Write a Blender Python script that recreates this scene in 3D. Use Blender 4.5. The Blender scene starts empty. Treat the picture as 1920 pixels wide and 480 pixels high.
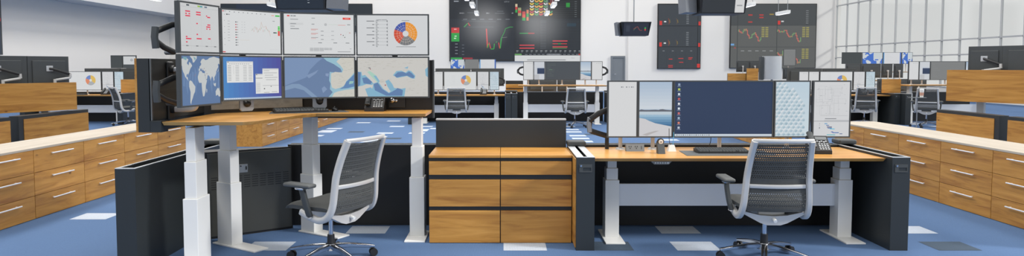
import bpy, bmesh, math, random
from mathutils import Vector, Matrix
random.seed(7)
PI = math.pi
C = bpy.context.scene.collection
sc = bpy.context.scene

# ------------------------------------------------------------------ materials
def lin(c):
    def f(v):
        v /= 255.0
        return v/12.92 if v <= .04045 else ((v+.055)/1.055)**2.4
    return (f(c[0]), f(c[1]), f(c[2]), 1)

def nodes(name):
    m = bpy.data.materials.new(name); m.use_nodes = True
    nt = m.node_tree
    return m, nt, nt.nodes['Principled BSDF']

def link(nt, a, b): nt.links.new(a, b)

def pbr(name, rgb, rough=.5, metal=0., var=.06, scale=6., spec=.5, bump=0., coat=0.):
    m, nt, b = nodes(name)
    tc = nt.nodes.new('ShaderNodeTexCoord')
    n = nt.nodes.new('ShaderNodeTexNoise'); n.inputs['Scale'].default_value = scale; n.inputs['Detail'].default_value = 3
    link(nt, tc.outputs['Object'], n.inputs['Vector'])
    mx = nt.nodes.new('ShaderNodeMixRGB')
    c = lin(rgb)
    mx.inputs[1].default_value = tuple(v*(1-var) for v in c[:3])+(1,)
    mx.inputs[2].default_value = tuple(min(1, v*(1+var)) for v in c[:3])+(1,)
    link(nt, n.outputs['Fac'], mx.inputs[0]); link(nt, mx.outputs[0], b.inputs['Base Color'])
    b.inputs['Roughness'].default_value = rough; b.inputs['Metallic'].default_value = metal
    b.inputs['Specular IOR Level'].default_value = spec
    if coat: b.inputs['Coat Weight'].default_value = coat
    if bump:
        bp = nt.nodes.new('ShaderNodeBump'); bp.inputs['Strength'].default_value = bump
        n2 = nt.nodes.new('ShaderNodeTexNoise'); n2.inputs['Scale'].default_value = 180
        link(nt, tc.outputs['Object'], n2.inputs['Vector'])
        link(nt, n2.outputs['Fac'], bp.inputs['Height']); link(nt, bp.outputs[0], b.inputs['Normal'])
    return m

def wood(name, scale, lo, mid, hi, rough=.42, knots=True, plank=None):
    m, nt, b = nodes(name)
    tc = nt.nodes.new('ShaderNodeTexCoord'); oi = nt.nodes.new('ShaderNodeObjectInfo')
    mul = nt.nodes.new('ShaderNodeMath'); mul.operation = 'MULTIPLY'; mul.inputs[1].default_value = 37.
    link(nt, oi.outputs['Random'], mul.inputs[0])
    add = nt.nodes.new('ShaderNodeVectorMath'); add.operation = 'ADD'
    link(nt, tc.outputs['Object'], add.inputs[0]); link(nt, mul.outputs[0], add.inputs[1])
    mp = nt.nodes.new('ShaderNodeMapping'); mp.inputs['Scale'].default_value = scale
    link(nt, add.outputs[0], mp.inputs['Vector'])
    n = nt.nodes.new('ShaderNodeTexNoise'); n.inputs['Scale'].default_value = 1.; n.inputs['Detail'].default_value = 7
    n.inputs['Roughness'].default_value = .62; n.inputs['Distortion'].default_value = .9
    link(nt, mp.outputs[0], n.inputs['Vector'])
    r = nt.nodes.new('ShaderNodeValToRGB')
    e = r.color_ramp.elements
    e[0].position = .30; e[0].color = lin(lo); e[1].position = .72; e[1].color = lin(hi)
    k = e.new(.5); k.color = lin(mid)
    link(nt, n.outputs['Fac'], r.inputs[0])
    out = r.outputs[0]
    if knots:
        v = nt.nodes.new('ShaderNodeTexVoronoi'); v.inputs['Scale'].default_value = 1.0
        mp2 = nt.nodes.new('ShaderNodeMapping')
        mp2.inputs['Scale'].default_value = tuple(2.2 if s < 5 else 4.2 for s in scale)
        link(nt, add.outputs[0], mp2.inputs['Vector']); link(nt, mp2.outputs[0], v.inputs['Vector'])
        r2 = nt.nodes.new('ShaderNodeValToRGB'); q = r2.color_ramp.elements
        q[0].position = .02; q[0].color = (.12, .07, .03, 1); q[1].position = .065; q[1].color = (1, 1, 1, 1)
        link(nt, v.outputs['Distance'], r2.inputs[0])
        mm = nt.nodes.new('ShaderNodeMixRGB'); mm.blend_type = 'MULTIPLY'; mm.inputs[0].default_value = .8
        link(nt, out, mm.inputs[1]); link(nt, r2.outputs[0], mm.inputs[2]); out = mm.outputs[0]
    # slight tone shift from one board to the next
    hs = nt.nodes.new('ShaderNodeHueSaturation')
    mr = nt.nodes.new('ShaderNodeMapRange'); mr.inputs['To Min'].default_value = .9; mr.inputs['To Max'].default_value = 1.1
    link(nt, oi.outputs['Random'], mr.inputs['Value']); link(nt, mr.outputs[0], hs.inputs['Value'])
    link(nt, out, hs.inputs['Color']); link(nt, hs.outputs[0], b.inputs['Base Color'])
    b.inputs['Roughness'].default_value = rough
    bp = nt.nodes.new('ShaderNodeBump'); bp.inputs['Strength'].default_value = .06
    link(nt, n.outputs['Fac'], bp.inputs['Height']); link(nt, bp.outputs[0], b.inputs['Normal'])
    return m

def carpet(name, rgb):
    m, nt, b = nodes(name)
    tc = nt.nodes.new('ShaderNodeTexCoord')
    w = nt.nodes.new('ShaderNodeTexWave'); w.inputs['Scale'].default_value = 28; w.inputs['Distortion'].default_value = 2.5
    w.inputs['Detail'].default_value = 2
    link(nt, tc.outputs['Object'], w.inputs['Vector'])
    n = nt.nodes.new('ShaderNodeTexNoise'); n.inputs['Scale'].default_value = 90; n.inputs['Detail'].default_value = 4
    link(nt, tc.outputs['Object'], n.inputs['Vector'])
    mx = nt.nodes.new('ShaderNodeMixRGB'); mx.blend_type = 'MULTIPLY'; mx.inputs[0].default_value = 1
    link(nt, w.outputs['Color'], mx.inputs[1]); link(nt, n.outputs['Color'], mx.inputs[2])
    r = nt.nodes.new('ShaderNodeValToRGB'); c = lin(rgb)
    e = r.color_ramp.elements
    e[0].position = 0; e[0].color = tuple(v*.8 for v in c[:3])+(1,)
    e[1].position = .7; e[1].color = tuple(min(1, v*1.2) for v in c[:3])+(1,)
    link(nt, mx.outputs[0], r.inputs[0]); link(nt, r.outputs[0], b.inputs['Base Color'])
    b.inputs['Roughness'].default_value = .95; b.inputs['Specular IOR Level'].default_value = .15
    bp = nt.nodes.new('ShaderNodeBump'); bp.inputs['Strength'].default_value = .25
    link(nt, n.outputs['Fac'], bp.inputs['Height']); link(nt, bp.outputs[0], b.inputs['Normal'])
    return m

OAKLO, OAKMID, OAKHI = (152, 100, 42), (184, 132, 60), (202, 150, 76)
M = dict(
    oak_x=wood('oak_grain_across', (1.3, 15, 15), OAKLO, OAKMID, OAKHI),
    oak_y=wood('oak_grain_along', (15, 1.3, 15), OAKLO, OAKMID, OAKHI),
    top_x=wood('desk_oak', (1.1, 11, 11), (190, 130, 58), (212, 156, 82), (224, 174, 104), rough=.30, knots=False),
    worktop=wood('pale_worktop', (9, .9, 9), (176, 166, 152), (186, 176, 162), (194, 186, 174), rough=.6, knots=False),
    ash_x=wood('charcoal_ash_across', (1.2, 16, 22), (40, 42, 42), (52, 54, 53), (62, 64, 62), rough=.5, knots=False),
    ash_y=wood('charcoal_ash_along', (16, 1.2, 22), (40, 42, 42), (50, 53, 52), (60, 62, 60), rough=.5, knots=False),
    charcoal=pbr('charcoal_laminate', (40, 45, 48), .42, 0, .05, 3),
    black=pbr('black_laminate', (22, 23, 25), .5, 0, .05, 3),
    soft=pbr('soft_black_plastic', (30, 31, 33), .45, 0, .08, 20),
    dark=pbr('dark_grey_plastic', (62, 66, 68), .5, 0, .06, 20),
    mid=pbr('mid_grey_plastic', (112, 116, 118), .5, 0, .05, 20),
    bezel=pbr('bezel_grey', (64, 68, 70), .45, 0, .05, 10),
    shell=pbr('monitor_shell', (66, 70, 72), .5, 0, .05, 10),
    white=pbr('white_powder_coat', (230, 231, 230), .38, 0, .02, 5),
    silver=pbr('silver_paint', (200, 200, 199), .3, .25, .04, 8),
    chrome=pbr('polished_metal', (205, 207, 212), .16, 1., .04, 8),
    greymetal=pbr('grey_metal', (150, 155, 160), .35, .6, .05, 8),
    trim=pbr('pale_grey_trim', (186, 190, 194), .4, .1, .03, 8),
    beam=pbr('beam_grey', (216, 220, 226), .45, .1, .03, 4),
    fabric=pbr('woven_grey_fabric', (78, 80, 80), .85, 0, .12, 60, .3, .3),
    pad=pbr('arm_pad_grey', (82, 85, 86), .6, 0, .05, 20),
    wall=pbr('white_wall_paint', (224, 222, 219), .7, 0, .015, .4, .3),
    ceil=pbr('ceiling_paint', (205, 206, 208), .8, 0, .015, .4, .3),
    frame=pbr('window_frame_grey', (182, 184, 186), .45, .2, .03, 5),
    doorm=pbr('door_grey', (112, 118, 124), .5, 0, .04, 3),
    smoke=pbr('display_side_grey', (120, 124, 130), .5, 0, .05, 3),
    carpet=carpet('blue_carpet', (84, 110, 148)),
    carpet_w=carpet('pale_carpet_plank', (180, 190, 204)),
    carpet_d=carpet('slate_carpet_plank', (70, 84, 100)),
    mat=pbr('desk_mat', (92, 96, 98), .7, 0, .06, 30),
    cup=pbr('paper_cup', (226, 224, 220), .6, 0, .03, 10),
    sleeve=pbr('cup_sleeve', (196, 150, 130), .8, 0, .06, 10),
    handle=pbr('bright_handle', (232, 233, 235), .3, .3, .02, 8),
    keys=pbr('keycap_grey', (84, 88, 90), .5, 0, .1, 40),
    red=pbr('red_plastic', (180, 40, 40), .4, 0, .03, 10),
)
m, nt, b = nodes('window_glass')
nt.nodes.remove(b)                       # clear glass: mostly see-through with a faint sheen
tr = nt.nodes.new('ShaderNodeBsdfTransparent'); tr.inputs[0].default_value = (.97, .98, .98, 1)
gl = nt.nodes.new('ShaderNodeBsdfGlossy'); gl.inputs['Roughness'].default_value = .08
ms = nt.nodes.new('ShaderNodeMixShader'); ms.inputs[0].default_value = .06; link(nt, tr.outputs[0], ms.inputs[1]); link(nt, gl.outputs[0], ms.inputs[2])
link(nt, ms.outputs[0], nt.nodes['Material Output'].inputs[0])
M['pane'] = m
m, nt, b = nodes('lamp_glow')
b.inputs['Emission Color'].default_value = (1, .98, .95, 1); b.inputs['Emission Strength'].default_value = 1.2
M['glow'] = m

EM = {}
def em(rgb):
    rgb = tuple(int(v) for v in rgb)
    if rgb not in EM:
        m, nt, b = nodes('lit_pixels')
        c = lin(rgb)
        b.inputs['Base Color'].default_value = (.012, .012, .013, 1)
        b.inputs['Roughness'].default_value = .33; b.inputs['Specular IOR Level'].default_value = .25
        b.inputs['Emission Color'].default_value = c
        b.inputs['Emission Strength'].default_value = .92
        EM[rgb] = m
    return EM[rgb]

# ------------------------------------------------------------------ objects
def tag(o, label=None, cat=None, group=None, kind=None):
    if label: o['label'] = label
    if cat: o['category'] = cat
    if group: o['group'] = group
    if kind: o['kind'] = kind
    return o

def thing(name, label, cat, loc=(0, 0, 0), rz=0, group=None):
    o = bpy.data.objects.new(name, None); C.objects.link(o)
    o.empty_display_size = .1
    o.location = loc; o.rotation_euler = (0, 0, rz)
    return tag(o, label, cat, group)

def obj(name, bm, mats, parent=None, smooth=None, label=None, keep=False):
    if not isinstance(mats, (list, tuple)): mats = [mats]
    me = bpy.data.meshes.new(name)
    if not keep: bmesh.ops.recalc_face_normals(bm, faces=bm.faces[:])
    bm.to_mesh(me); bm.free()
    for mm in mats: me.materials.append(mm)
    if smooth:
        for p in me.polygons: p.use_smooth = True
        me.set_sharp_from_angle(angle=math.radians(smooth))
    o = bpy.data.objects.new(name, me); C.objects.link(o)
    if parent: o.parent = parent
    if label: o['label'] = label
    return o

def struct(name, bm, mats, parent=None, smooth=None, keep=False):
    o = obj(name, bm, mats, parent, smooth, keep=keep)
    if not parent: o['kind'] = 'structure'
    return o

def kids(o): return [k for k in C.objects if k.parent == o]

def dup(root, loc=None, rz=None, label=None, group=None):
    r = root.copy(); C.objects.link(r)
    if loc is not None: r.location = loc
    if rz is not None: r.rotation_euler = (0, 0, rz)
    if label: r['label'] = label
    if group: r['group'] = group
    for ch in kids(root):
        c = ch.copy(); C.objects.link(c); c.parent = r
        for g in kids(ch):
            d = g.copy(); C.objects.link(d); d.parent = c
    return r

# ------------------------------------------------------------------ mesh helpers
def nb(): return bmesh.new()

def box(bm, x0, x1, y0, y1, z0, z1, bev=0, mi=0, mat=None, seg=2):
    mtx = Matrix.Translation(((x0+x1)/2, (y0+y1)/2, (z0+z1)/2)) @ Matrix.Diagonal((x1-x0, y1-y0, z1-z0, 1))
    if mat is not None: mtx = mat @ mtx
    r = bmesh.ops.create_cube(bm, size=1, matrix=mtx)
    vs = r['verts']; fs = set(f for v in vs for f in v.link_faces)
    for f in fs: f.material_index = mi
    if bev:
        es = list(set(e for v in vs for e in v.link_edges))
        r2 = bmesh.ops.bevel(bm, geom=es, offset=bev, segments=seg, affect='EDGES', profile=.5)
        for f in r2['faces']: f.material_index = mi
    return bm

def cyl(bm, p0, p1, r0, r1=None, n=16, mi=0, caps=True):
    p0, p1 = Vector(p0), Vector(p1); d = p1-p0
    if r1 is None: r1 = r0
    q = Vector((0, 0, 1)).rotation_difference(d.normalized()).to_matrix().to_4x4()
    r = bmesh.ops.create_cone(bm, cap_ends=caps, segments=n, radius1=r0, radius2=r1, depth=d.length,
                              matrix=Matrix.Translation((p0+p1)/2) @ q)
    for f in set(f for v in r['verts'] for f in v.link_faces): f.material_index = mi
    return bm

def sphere(bm, c, r, s=(1, 1, 1), n=12, mi=0):
    q = bmesh.ops.create_uvsphere(bm, u_segments=n, v_segments=n//2+2, radius=r,
                                  matrix=Matrix.Translation(c) @ Matrix.Diagonal((s[0], s[1], s[2], 1)))
    for f in set(f for v in q['verts'] for f in v.link_faces): f.material_index = mi
    return bm

def prism(bm, top, z0, z1, bottom=None, mi=0):
    bottom = bottom or top
    a = [bm.verts.new((p[0], p[1], z1)) for p in top]
    b_ = [bm.verts.new((p[0], p[1], z0)) for p in bottom]
    fs = [bm.faces.new(a), bm.faces.new(b_[::-1])]
    n = len(a)
    for i in range(n): fs.append(bm.faces.new((a[i], b_[i], b_[(i+1) % n], a[(i+1) % n])))
    for f in fs: f.material_index = mi
    return bm

def extrude_xz(bm, pts, y0, y1, mi=0):
    a = [bm.verts.new((p[0], y0, p[1])) for p in pts]; b_ = [bm.verts.new((p[0], y1, p[1])) for p in pts]
    fs = [bm.faces.new(a), bm.faces.new(b_[::-1])]
    n = len(a)
    for i in range(n): fs.append(bm.faces.new((a[i], b_[i], b_[(i+1) % n], a[(i+1) % n])))
    for f in fs: f.material_index = mi
    return bm

def extrude_yz(bm, pts, x0, x1, mi=0):
    a = [bm.verts.new((x0, p[0], p[1])) for p in pts]; b_ = [bm.verts.new((x1, p[0], p[1])) for p in pts]
    fs = [bm.faces.new(a), bm.faces.new(b_[::-1])]
    n = len(a)
    for i in range(n): fs.append(bm.faces.new((a[i], b_[i], b_[(i+1) % n], a[(i+1) % n])))
    for f in fs: f.material_index = mi
    return bm

def sweep(bm, pts, w, h, side, n=8, mi=0, taper=None):
    """rounded-rectangle section swept along pts; w along 'side', h across"""
    pts = [Vector(p) for p in pts]; side = Vector(side).normalized()
    rings = []
    for i, p in enumerate(pts):
        t = (pts[min(i+1, len(pts)-1)]-pts[max(i-1, 0)]).normalized()
        s = (side - t*side.dot(t)).normalized(); nrm = t.cross(s)
        k = taper[i] if taper else 1
        ring = []
        for a in range(n):
            th = 2*PI*(a+.5)/n
            cx, cy = math.cos(th), math.sin(th)
            e = .55
            px = math.copysign(abs(cx)**e, cx); py = math.copysign(abs(cy)**e, cy)
            ring.append(bm.verts.new(p + s*px*w/2*k + nrm*py*h/2*k))
        rings.append(ring)
    fs = []
    for i in range(len(rings)-1):
        for a in range(n):
            fs.append(bm.faces.new((rings[i][a], rings[i][(a+1) % n], rings[i+1][(a+1) % n], rings[i+1][a])))
    fs.append(bm.faces.new(rings[0][::-1])); fs.append(bm.faces.new(rings[-1]))
    for f in fs: f.material_index = mi
    return bm

def smoothpts(pts, n=4):
    """Catmull-Rom through pts"""
    P = [Vector(p) for p in pts]; out = []
    for i in range(len(P)-1):
        p0, p1, p2, p3 = P[max(i-1, 0)], P[i], P[i+1], P[min(i+2, len(P)-1)]
        for k in range(n):
            t = k/n
            out.append(.5*((2*p1)+(p2-p0)*t+(2*p0-5*p1+4*p2-p3)*t*t+(3*p1-p0-3*p2+p3)*t**3))
    out.append(P[-1]); return out

def interp(tab, x):
    if x <= tab[0][0]: return tab[0][1]
    for (a, va), (b_, vb) in zip(tab, tab[1:]):
        if x <= b_: return va+(vb-va)*(x-a)/(b_-a)
    return tab[-1][1]

# ------------------------------------------------------------------ pictures on screens (mesh, real lit pixels)
class Scr:
    """picture in fractions of the screen, x to the right, y down; lies in the local XZ plane facing -Y"""
    def __init__(s, w, h, base, step=.0006):
        s.w, s.h, s.step = w, h, step
        s.bm = bmesh.new(); s.mats = []
        s.rect(0, 0, 1, 1, base, 0)
    def mi(s, c):
        m_ = em(c)
        if m_ not in s.mats: s.mats.append(m_)
        return s.mats.index(m_)
    def poly(s, pts, c, lv=1):
        pts = [(min(1, max(0, x)), min(1, max(0, y))) for x, y in pts]
        q = []
        for p in pts:
            if not q or abs(p[0]-q[-1][0])+abs(p[1]-q[-1][1]) > 1e-5: q.append(p)
        if len(q) < 3: return
        ar = sum(q[i][0]*q[(i+1) % len(q)][1]-q[(i+1) % len(q)][0]*q[i][1] for i in range(len(q)))
        if abs(ar) < 1e-9: return
        vs = [s.bm.verts.new(((x-.5)*s.w, -lv*s.step, (1-y)*s.h)) for x, y in q]
        if ar > 0: vs = vs[::-1]   # face the viewer (-Y)
        f = s.bm.faces.new(vs); f.material_index = s.mi(c)
    def rect(s, x0, y0, x1, y1, c, lv=1): s.poly([(x0, y0), (x1, y0), (x1, y1), (x0, y1)], c, lv)
    def line(s, pts, th, c, lv=2):
        for (x0, y0), (x1, y1) in zip(pts, pts[1:]):
            dx, dy = (x1-x0)*s.w, (y1-y0)*s.h; L = math.hypot(dx, dy) or 1
            nx, ny = -dy/L*th/2, dx/L*th/2
            s.poly([(x0+nx/s.w, y0+ny/s.h), (x1+nx/s.w, y1+ny/s.h), (x1-nx/s.w, y1-ny/s.h), (x0-nx/s.w, y0-ny/s.h)], c, lv)
    def arc(s, cx, cy, r0, r1, a0, a1, c, lv=2, n=14):
        """radii in metres, angles in degrees clockwise from the top"""
        P = []
        for k in range(n+1):
            a = math.radians(a0+(a1-a0)*k/n); P.append((cx+r1*math.sin(a)/s.w, cy-r1*math.cos(a)/s.h))
        for k in range(n, -1, -1):
            a = math.radians(a0+(a1-a0)*k/n); P.append((cx+r0*math.sin(a)/s.w, cy-r0*math.cos(a)/s.h))
        for k in range(n):
            s.poly([P[k], P[k+1], P[2*n-k], P[2*n+1-k]], c, lv)
    def text(s, x, y, words, h, c, lv=2, gap=.6, rnd=None):
        """a run of small illegible word strokes"""
        rnd = rnd or random
        cx = x
        for wd in words:
            s.rect(cx, y, cx+wd, y+h, c, lv); cx += wd+gap*h*s.h/s.w
    def build(s, name, parent): return obj(name, s.bm, s.mats, parent, keep=True)

WHITE = (217, 219, 220); GRID = (196, 198, 200); INK = (120, 124, 128)
LAND = [  # rough outlines, longitude / latitude
    [(-168, 66), (-150, 70), (-125, 70), (-95, 72), (-80, 68), (-92, 58), (-80, 52), (-76, 62), (-64, 58), (-55, 51), (-66, 45), (-71, 41), (-76, 35), (-81, 30), (-81, 25), (-84, 30), (-97, 27), (-97, 20), (-88, 21), (-87, 15), (-83, 10), (-79, 8), (-85, 11), (-95, 16), (-106, 22), (-113, 31), (-118, 34), (-124, 42), (-125, 50), (-137, 58), (-152, 59), (-166, 60)],
    [(-79, 8), (-72, 12), (-60, 9), (-51, 3), (-36, -6), (-40, -20), (-49, -27), (-57, -37), (-65, -45), (-69, -54), (-74, -48), (-71, -20), (-80, -5)],
    [(-50, 60), (-42, 60), (-22, 71), (-20, 80), (-60, 81), (-70, 77), (-54, 69)],
    [(-16, 14), (-17, 21), (-9, 31), (-5, 36), (10, 37), (20, 31), (32, 31), (37, 21), (43, 12), (51, 11), (40, -5), (40, -15), (35, -23), (27, -34), (18, -34), (12, -18), (9, 4), (-8, 4)],
    [(-9, 37), (-9, 43), (-1, 44), (-4, 48), (3, 51), (9, 54), (10, 58), (5, 59), (5, 62), (15, 69), (28, 71), (42, 67), (60, 69), (70, 73), (105, 77), (140, 73), (178, 69), (178, 63), (163, 58), (156, 52), (142, 58), (136, 54), (140, 48), (128, 40), (126, 35), (121, 38), (122, 30), (112, 21), (106, 18), (108, 11), (101, 8), (103, 2), (97, 16), (90, 22), (80, 14), (77, 8), (72, 20), (61, 25), (56, 24), (51, 14), (43, 13), (35, 28), (36, 36), (27, 37), (27, 41), (22, 37), (19, 42), (13, 45), (18, 40), (15, 38), (9, 44), (3, 43), (-1, 37)],
    [(114, -22), (122, -17), (131, -12), (137, -15), (142, -11), (146, -19), (153, -26), (150, -37), (140, -38), (131, -32), (116, -35)],
    [(95, 5), (104, -6), (115, -8), (118, 2), (109, 1), (101, 0)],
    [(44, -13), (50, -16), (47, -25), (44, -22)],
    [(131, 32), (140, 36), (142, 44), (137, 37)],
]
def draw_world(s, land, lon0, lon1, lat1, lat0, lv=1):
    for P in LAND:
        # keep only the part inside the picture
        def clip(P, f, g):
            o = []
            for i in range(len(P)):
                a, b_ = P[i], P[(i+1) % len(P)]
                fa, fb = f(a), f(b_)
                if fa >= 0: o.append(a)
                if fa*fb < 0: o.append(tuple(a[k]+(b_[k]-a[k])*fa/(fa-fb) for k in (0, 1)))
            return o
        for f in (lambda p: p[0]-lon0, lambda p: lon1-p[0], lambda p: lat1-p[1], lambda p: p[1]-lat0):
            P = clip(P, f, 0) if P else P
        if P: s.poly([((x-lon0)/(lon1-lon0), (lat1-y)/(lat1-lat0)) for x, y in P], land, lv)

def donut(s, cx, cy, r, cols, hole=.25, label=False):
    a = [0, 128, 214, 292, 360]
    for k in range(4): s.arc(cx, cy, r*hole, r, a[k], a[k+1], cols[k], 2)
    if label:
        for a0 in range(0, 360, 24):
            for rr in (.5, .72):
                q = math.radians(a0+rr*17)
                s.arc(cx, cy, r*rr, r*(rr+.02), a0, a0+18, (228, 214, 200), 3, 4)
        for a0 in range(0, 360, 15):
            t = math.radians(a0)
            s.line([(cx+r*.3*math.sin(t)/s.w, cy-r*.3*math.cos(t)/s.h), (cx+r*math.sin(t)/s.w, cy-r*math.cos(t)/s.h)], r*.012, (215, 200, 185), 3)

def p_red(w, h):
    s = Scr(w, h, (204, 206, 207))
    for k, c in ((.16, (60, 70, 80)), (.44, (150, 190, 60)), (.5, (60, 150, 160)), (.62, (90, 110, 130))): s.rect(k, .02, k+.07, .05, c)
    for x in (.1, .37, .63, .86): s.line([(x+.16, .1), (x+.16, .97)], .0012, (190, 192, 194))
    s.line([(.02, .07), (.98, .07)], .001, (150, 152, 155)); s.line([(.02, .88), (.98, .88)], .0012, (150, 152, 155))
    R = (222, 52, 82)
    for x0, x1, y in ((.13, .25, .15), (.13, .17, .2), (.21, .25, .2), (.13, .25, .245), (.4, .52, .15), (.4, .52, .2), (.66, .69, .21), (.69, .77, .235),
                      (.4, .44, .39), (.69, .77, .4), (.66, .77, .445), (.66, .69, .49), (.74, .77, .49), (.4, .44, .62), (.13, .17, .68), (.13, .27, .72), (.4, .53, .71), (.7, .77, .7), (.13, .17, .79)):
        s.rect(x0, y, x1, y+.026, R)
    for x in (.13, .38, .63, .86): s.rect(x, .87, x+.06, .89, (110, 112, 115))
    return s

def p_chart(w, h):
    s = Scr(w, h, WHITE)
    s.rect(.01, .02, .03, .04, (214, 40, 50)); s.rect(.03, .024, .07, .036, (150, 152, 155))
    for k in range(9): s.rect(.12+k*.075, .03+.002*k, .135+k*.075, .045+.002*k, (90, 94, 98))
    s.rect(.84, .06, .89, .075, (230, 150, 120)); s.rect(.91, .055, .99, .09, (70, 190, 80))
    s.rect(.07, .09, .09, .115, (60, 64, 68)); s.rect(.09, .095, .13, .11, INK)
    for k in range(10):
        y = .26+k*.06
        s.rect(.215, y, .235, y+.022, (190, 50, 60) if k in (1, 2, 3, 6) else (80, 84, 90)); s.rect(.24, y+.004, .26, y+.016, INK)
        if k < 5: s.rect(.32, y+.002, .335, y+.012, (180, 182, 184)); s.rect(.36, y+.002, .38, y+.012, (180, 182, 184))
        if k < 8: s.rect(.09, .25+k*.065, .125, .262+k*.065, (176, 178, 180))
    s.line([(.48, .46), (.52, .42), (.54, .36), (.57, .38), (.59, .5), (.61, .42), (.64, .4), (.66, .24), (.68, .36), (.71, .36), (.74, .33), (.76, .42), (.79, .45), (.82, .58)], .0016, (196, 160, 140))
    for k in range(12): s.line([(.5+k*.027, .4+.1*math.sin(k*1.9)*.4), (.5+k*.027, .45+.1*math.sin(k*1.9)*.4)], .002, (200, 120, 100) if k % 2 else (140, 170, 140))
    s.rect(.955, .32, .99, .44, (110, 214, 110)); s.rect(.955, .44, .99, .56, (222, 74, 64)); s.rect(.955, .375, .99, .385, (60, 120, 60), 2)
    s.rect(.87, .475, .92, .5, (50, 60, 64)); s.rect(.92, .475, .94, .5, (60, 180, 120))
    s.line([(.28, .69), (.45, .69)], .001, (214, 190, 150)); s.rect(.86, .2, .9, .212, INK)
    s.line([(.24, .95), (.98, .94)], .001, GRID); s.rect(.0, .965, .05, .985, (214, 40, 50)); s.rect(.8, .9, .96, .905, GRID)
    for k in range(6): s.rect(.035, .1+k*.14, .045, .115+k*.14, (150, 152, 155))
    return s

def p_table(w, h):
    s = Scr(w, h, WHITE)
    s.rect(.045, .035, .08, .065, (226, 50, 44)); s.text(.095, .04, [.03, .035], .022, INK)
    s.line([(.1, .07), (.8, .07)], .0008, (206, 208, 209)); s.rect(.09, .125, .2, .145, (160, 163, 166))
    s.rect(.07, .22, .27, .275, (208, 210, 211)); s.rect(.09, .235, .17, .255, (150, 153, 156), 2); s.rect(.09, .3, .15, .318, (170, 172, 175)); s.rect(.09, .36, .21, .38, (140, 143, 146))
    s.rect(.39, .09, .44, .11, (165, 168, 170)); s.rect(.84, .07, .955, .12, (226, 60, 50)); s.rect(.87, .088, .93, .1, (240, 180, 170), 2)
    s.rect(.39, .24, .43, .26, (150, 152, 155)); s.arc(.59, .255, .0, .012, 0, 360, (186, 188, 190)); s.line([(.63, .255), (.77, .255)], .002, (190, 205, 190)); s.line([(.77, .262), (.88, .262)], .003, (220, 110, 100))
    s.rect(.905, .235, .95, .262, (165, 168, 170))
    for k in range(3):
        y = .37+k*.105
        s.rect(.38, y, .48, y+.012, (200, 130, 125) if k < 2 else (140, 143, 146)); s.rect(.38, y+.024, .45, y+.034, (214, 150, 146))
        s.rect(.52, y+.045, .56, y+.058, INK); s.rect(.67, y+.045, .71, y+.058, (165, 168, 170))
        s.line([(.38, y+.075), (.72, y+.075)], .0007, GRID)
    s.line([(.79, .56), (.86, .58), (.9, .44), (.93, .42), (.95, .46)], .0012, (190, 205, 190))
    for x, y in ((.81, .49), (.845, .51), (.868, .56)): s.rect(x-.005, y, x+.006, y+.025, (180, 70, 70) if y < .5 else (70, 74, 80))
    s.rect(.93, .45, .955, .465, (200, 130, 125))
    for x in (.48, .7, .88): s.rect(x, .71, x+.055, .725, (110, 114, 118))
    for k in range(3): s.line([(.39+k*.2, .715), (.46+k*.2, .715)], .0008, GRID)
    for k in range(3): s.text(.36, .85+.03*k, [.05, .08, .06, .07, .04][:5-2*(k == 2)], .014, (150, 153, 156))
    s.rect(.76, .935, .95, .948, (130, 133, 137)); s.rect(.94, .86, .965, .872, (150, 153, 156))
    return s

def p_donut(w, h, soft=False):
    s = Scr(w, h, (211, 213, 215) if not soft else WHITE)
    if not soft:
        for k in range(8):
            y = .14+k*.088
            s.rect(.13 if k % 2 == 0 else .21, y, .24, y+.016, (96, 100, 104)); s.line([(.25, y+.008), (.43, y+.008)], .0014, (130, 134, 138))
            s.rect(.265, y-.01, .3, y+.004, (150, 153, 156)); s.rect(.415, y-.012, .43, y+.03, (140, 143, 146)); s.rect(.265, y+.025, .285, y+.06, (165, 168, 170))
        s.rect(.27, .11, .34, .122, (120, 124, 128)); s.rect(.345, .11, .42, .122, (120, 124, 128)); s.line([(.265, .12), (.265, .8)], .001, INK); s.line([(.43, .12), (.43, .8)], .001, INK)
        s.rect(.63, .125, .74, .14, (150, 152, 154)); s.rect(.55, .8, .83, .815, (150, 152, 154))
        donut(s, .685, .47, .3*h, [(233, 150, 40), (116, 118, 120), (206, 74, 44), (60, 84, 168)], .26, True)
    else:
        for k in range(7): s.rect(.24, .2+k*.085, .34, .206+k*.085, GRID)
        donut(s, .68, .47, .28*h, [(222, 186, 96), (172, 175, 178), (222, 140, 104), (110, 136, 196)], .26)
    return s

def p_world(w, h):
    s = Scr(w, h, (92, 120, 160))
    for k in range(14):
        x = .05+k*.07; s.poly([(x, .3+.1*math.sin(k)), (x+.05, .34), (x+.03, .62+.2*math.sin(k*2)), (x-.02, .6)], (104, 132, 172))
    draw_world(s, (196, 200, 200), -130, 150, 78, -56, 2)
    s.poly([(.04, .02), (.14, .03), (.12, .09), (.06, .07)], (120, 166, 176), 3); s.poly([(.3, .02), (.36, .04), (.34, .1)], (120, 166, 176), 3)
    for x, y in ((.56, .25), (.6, .3), (.63, .36), (.58, .39), (.33, .37), (.31, .4)): s.rect(x, y, x+.02, y+.012, (150, 120, 124), 4)
    return s

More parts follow.
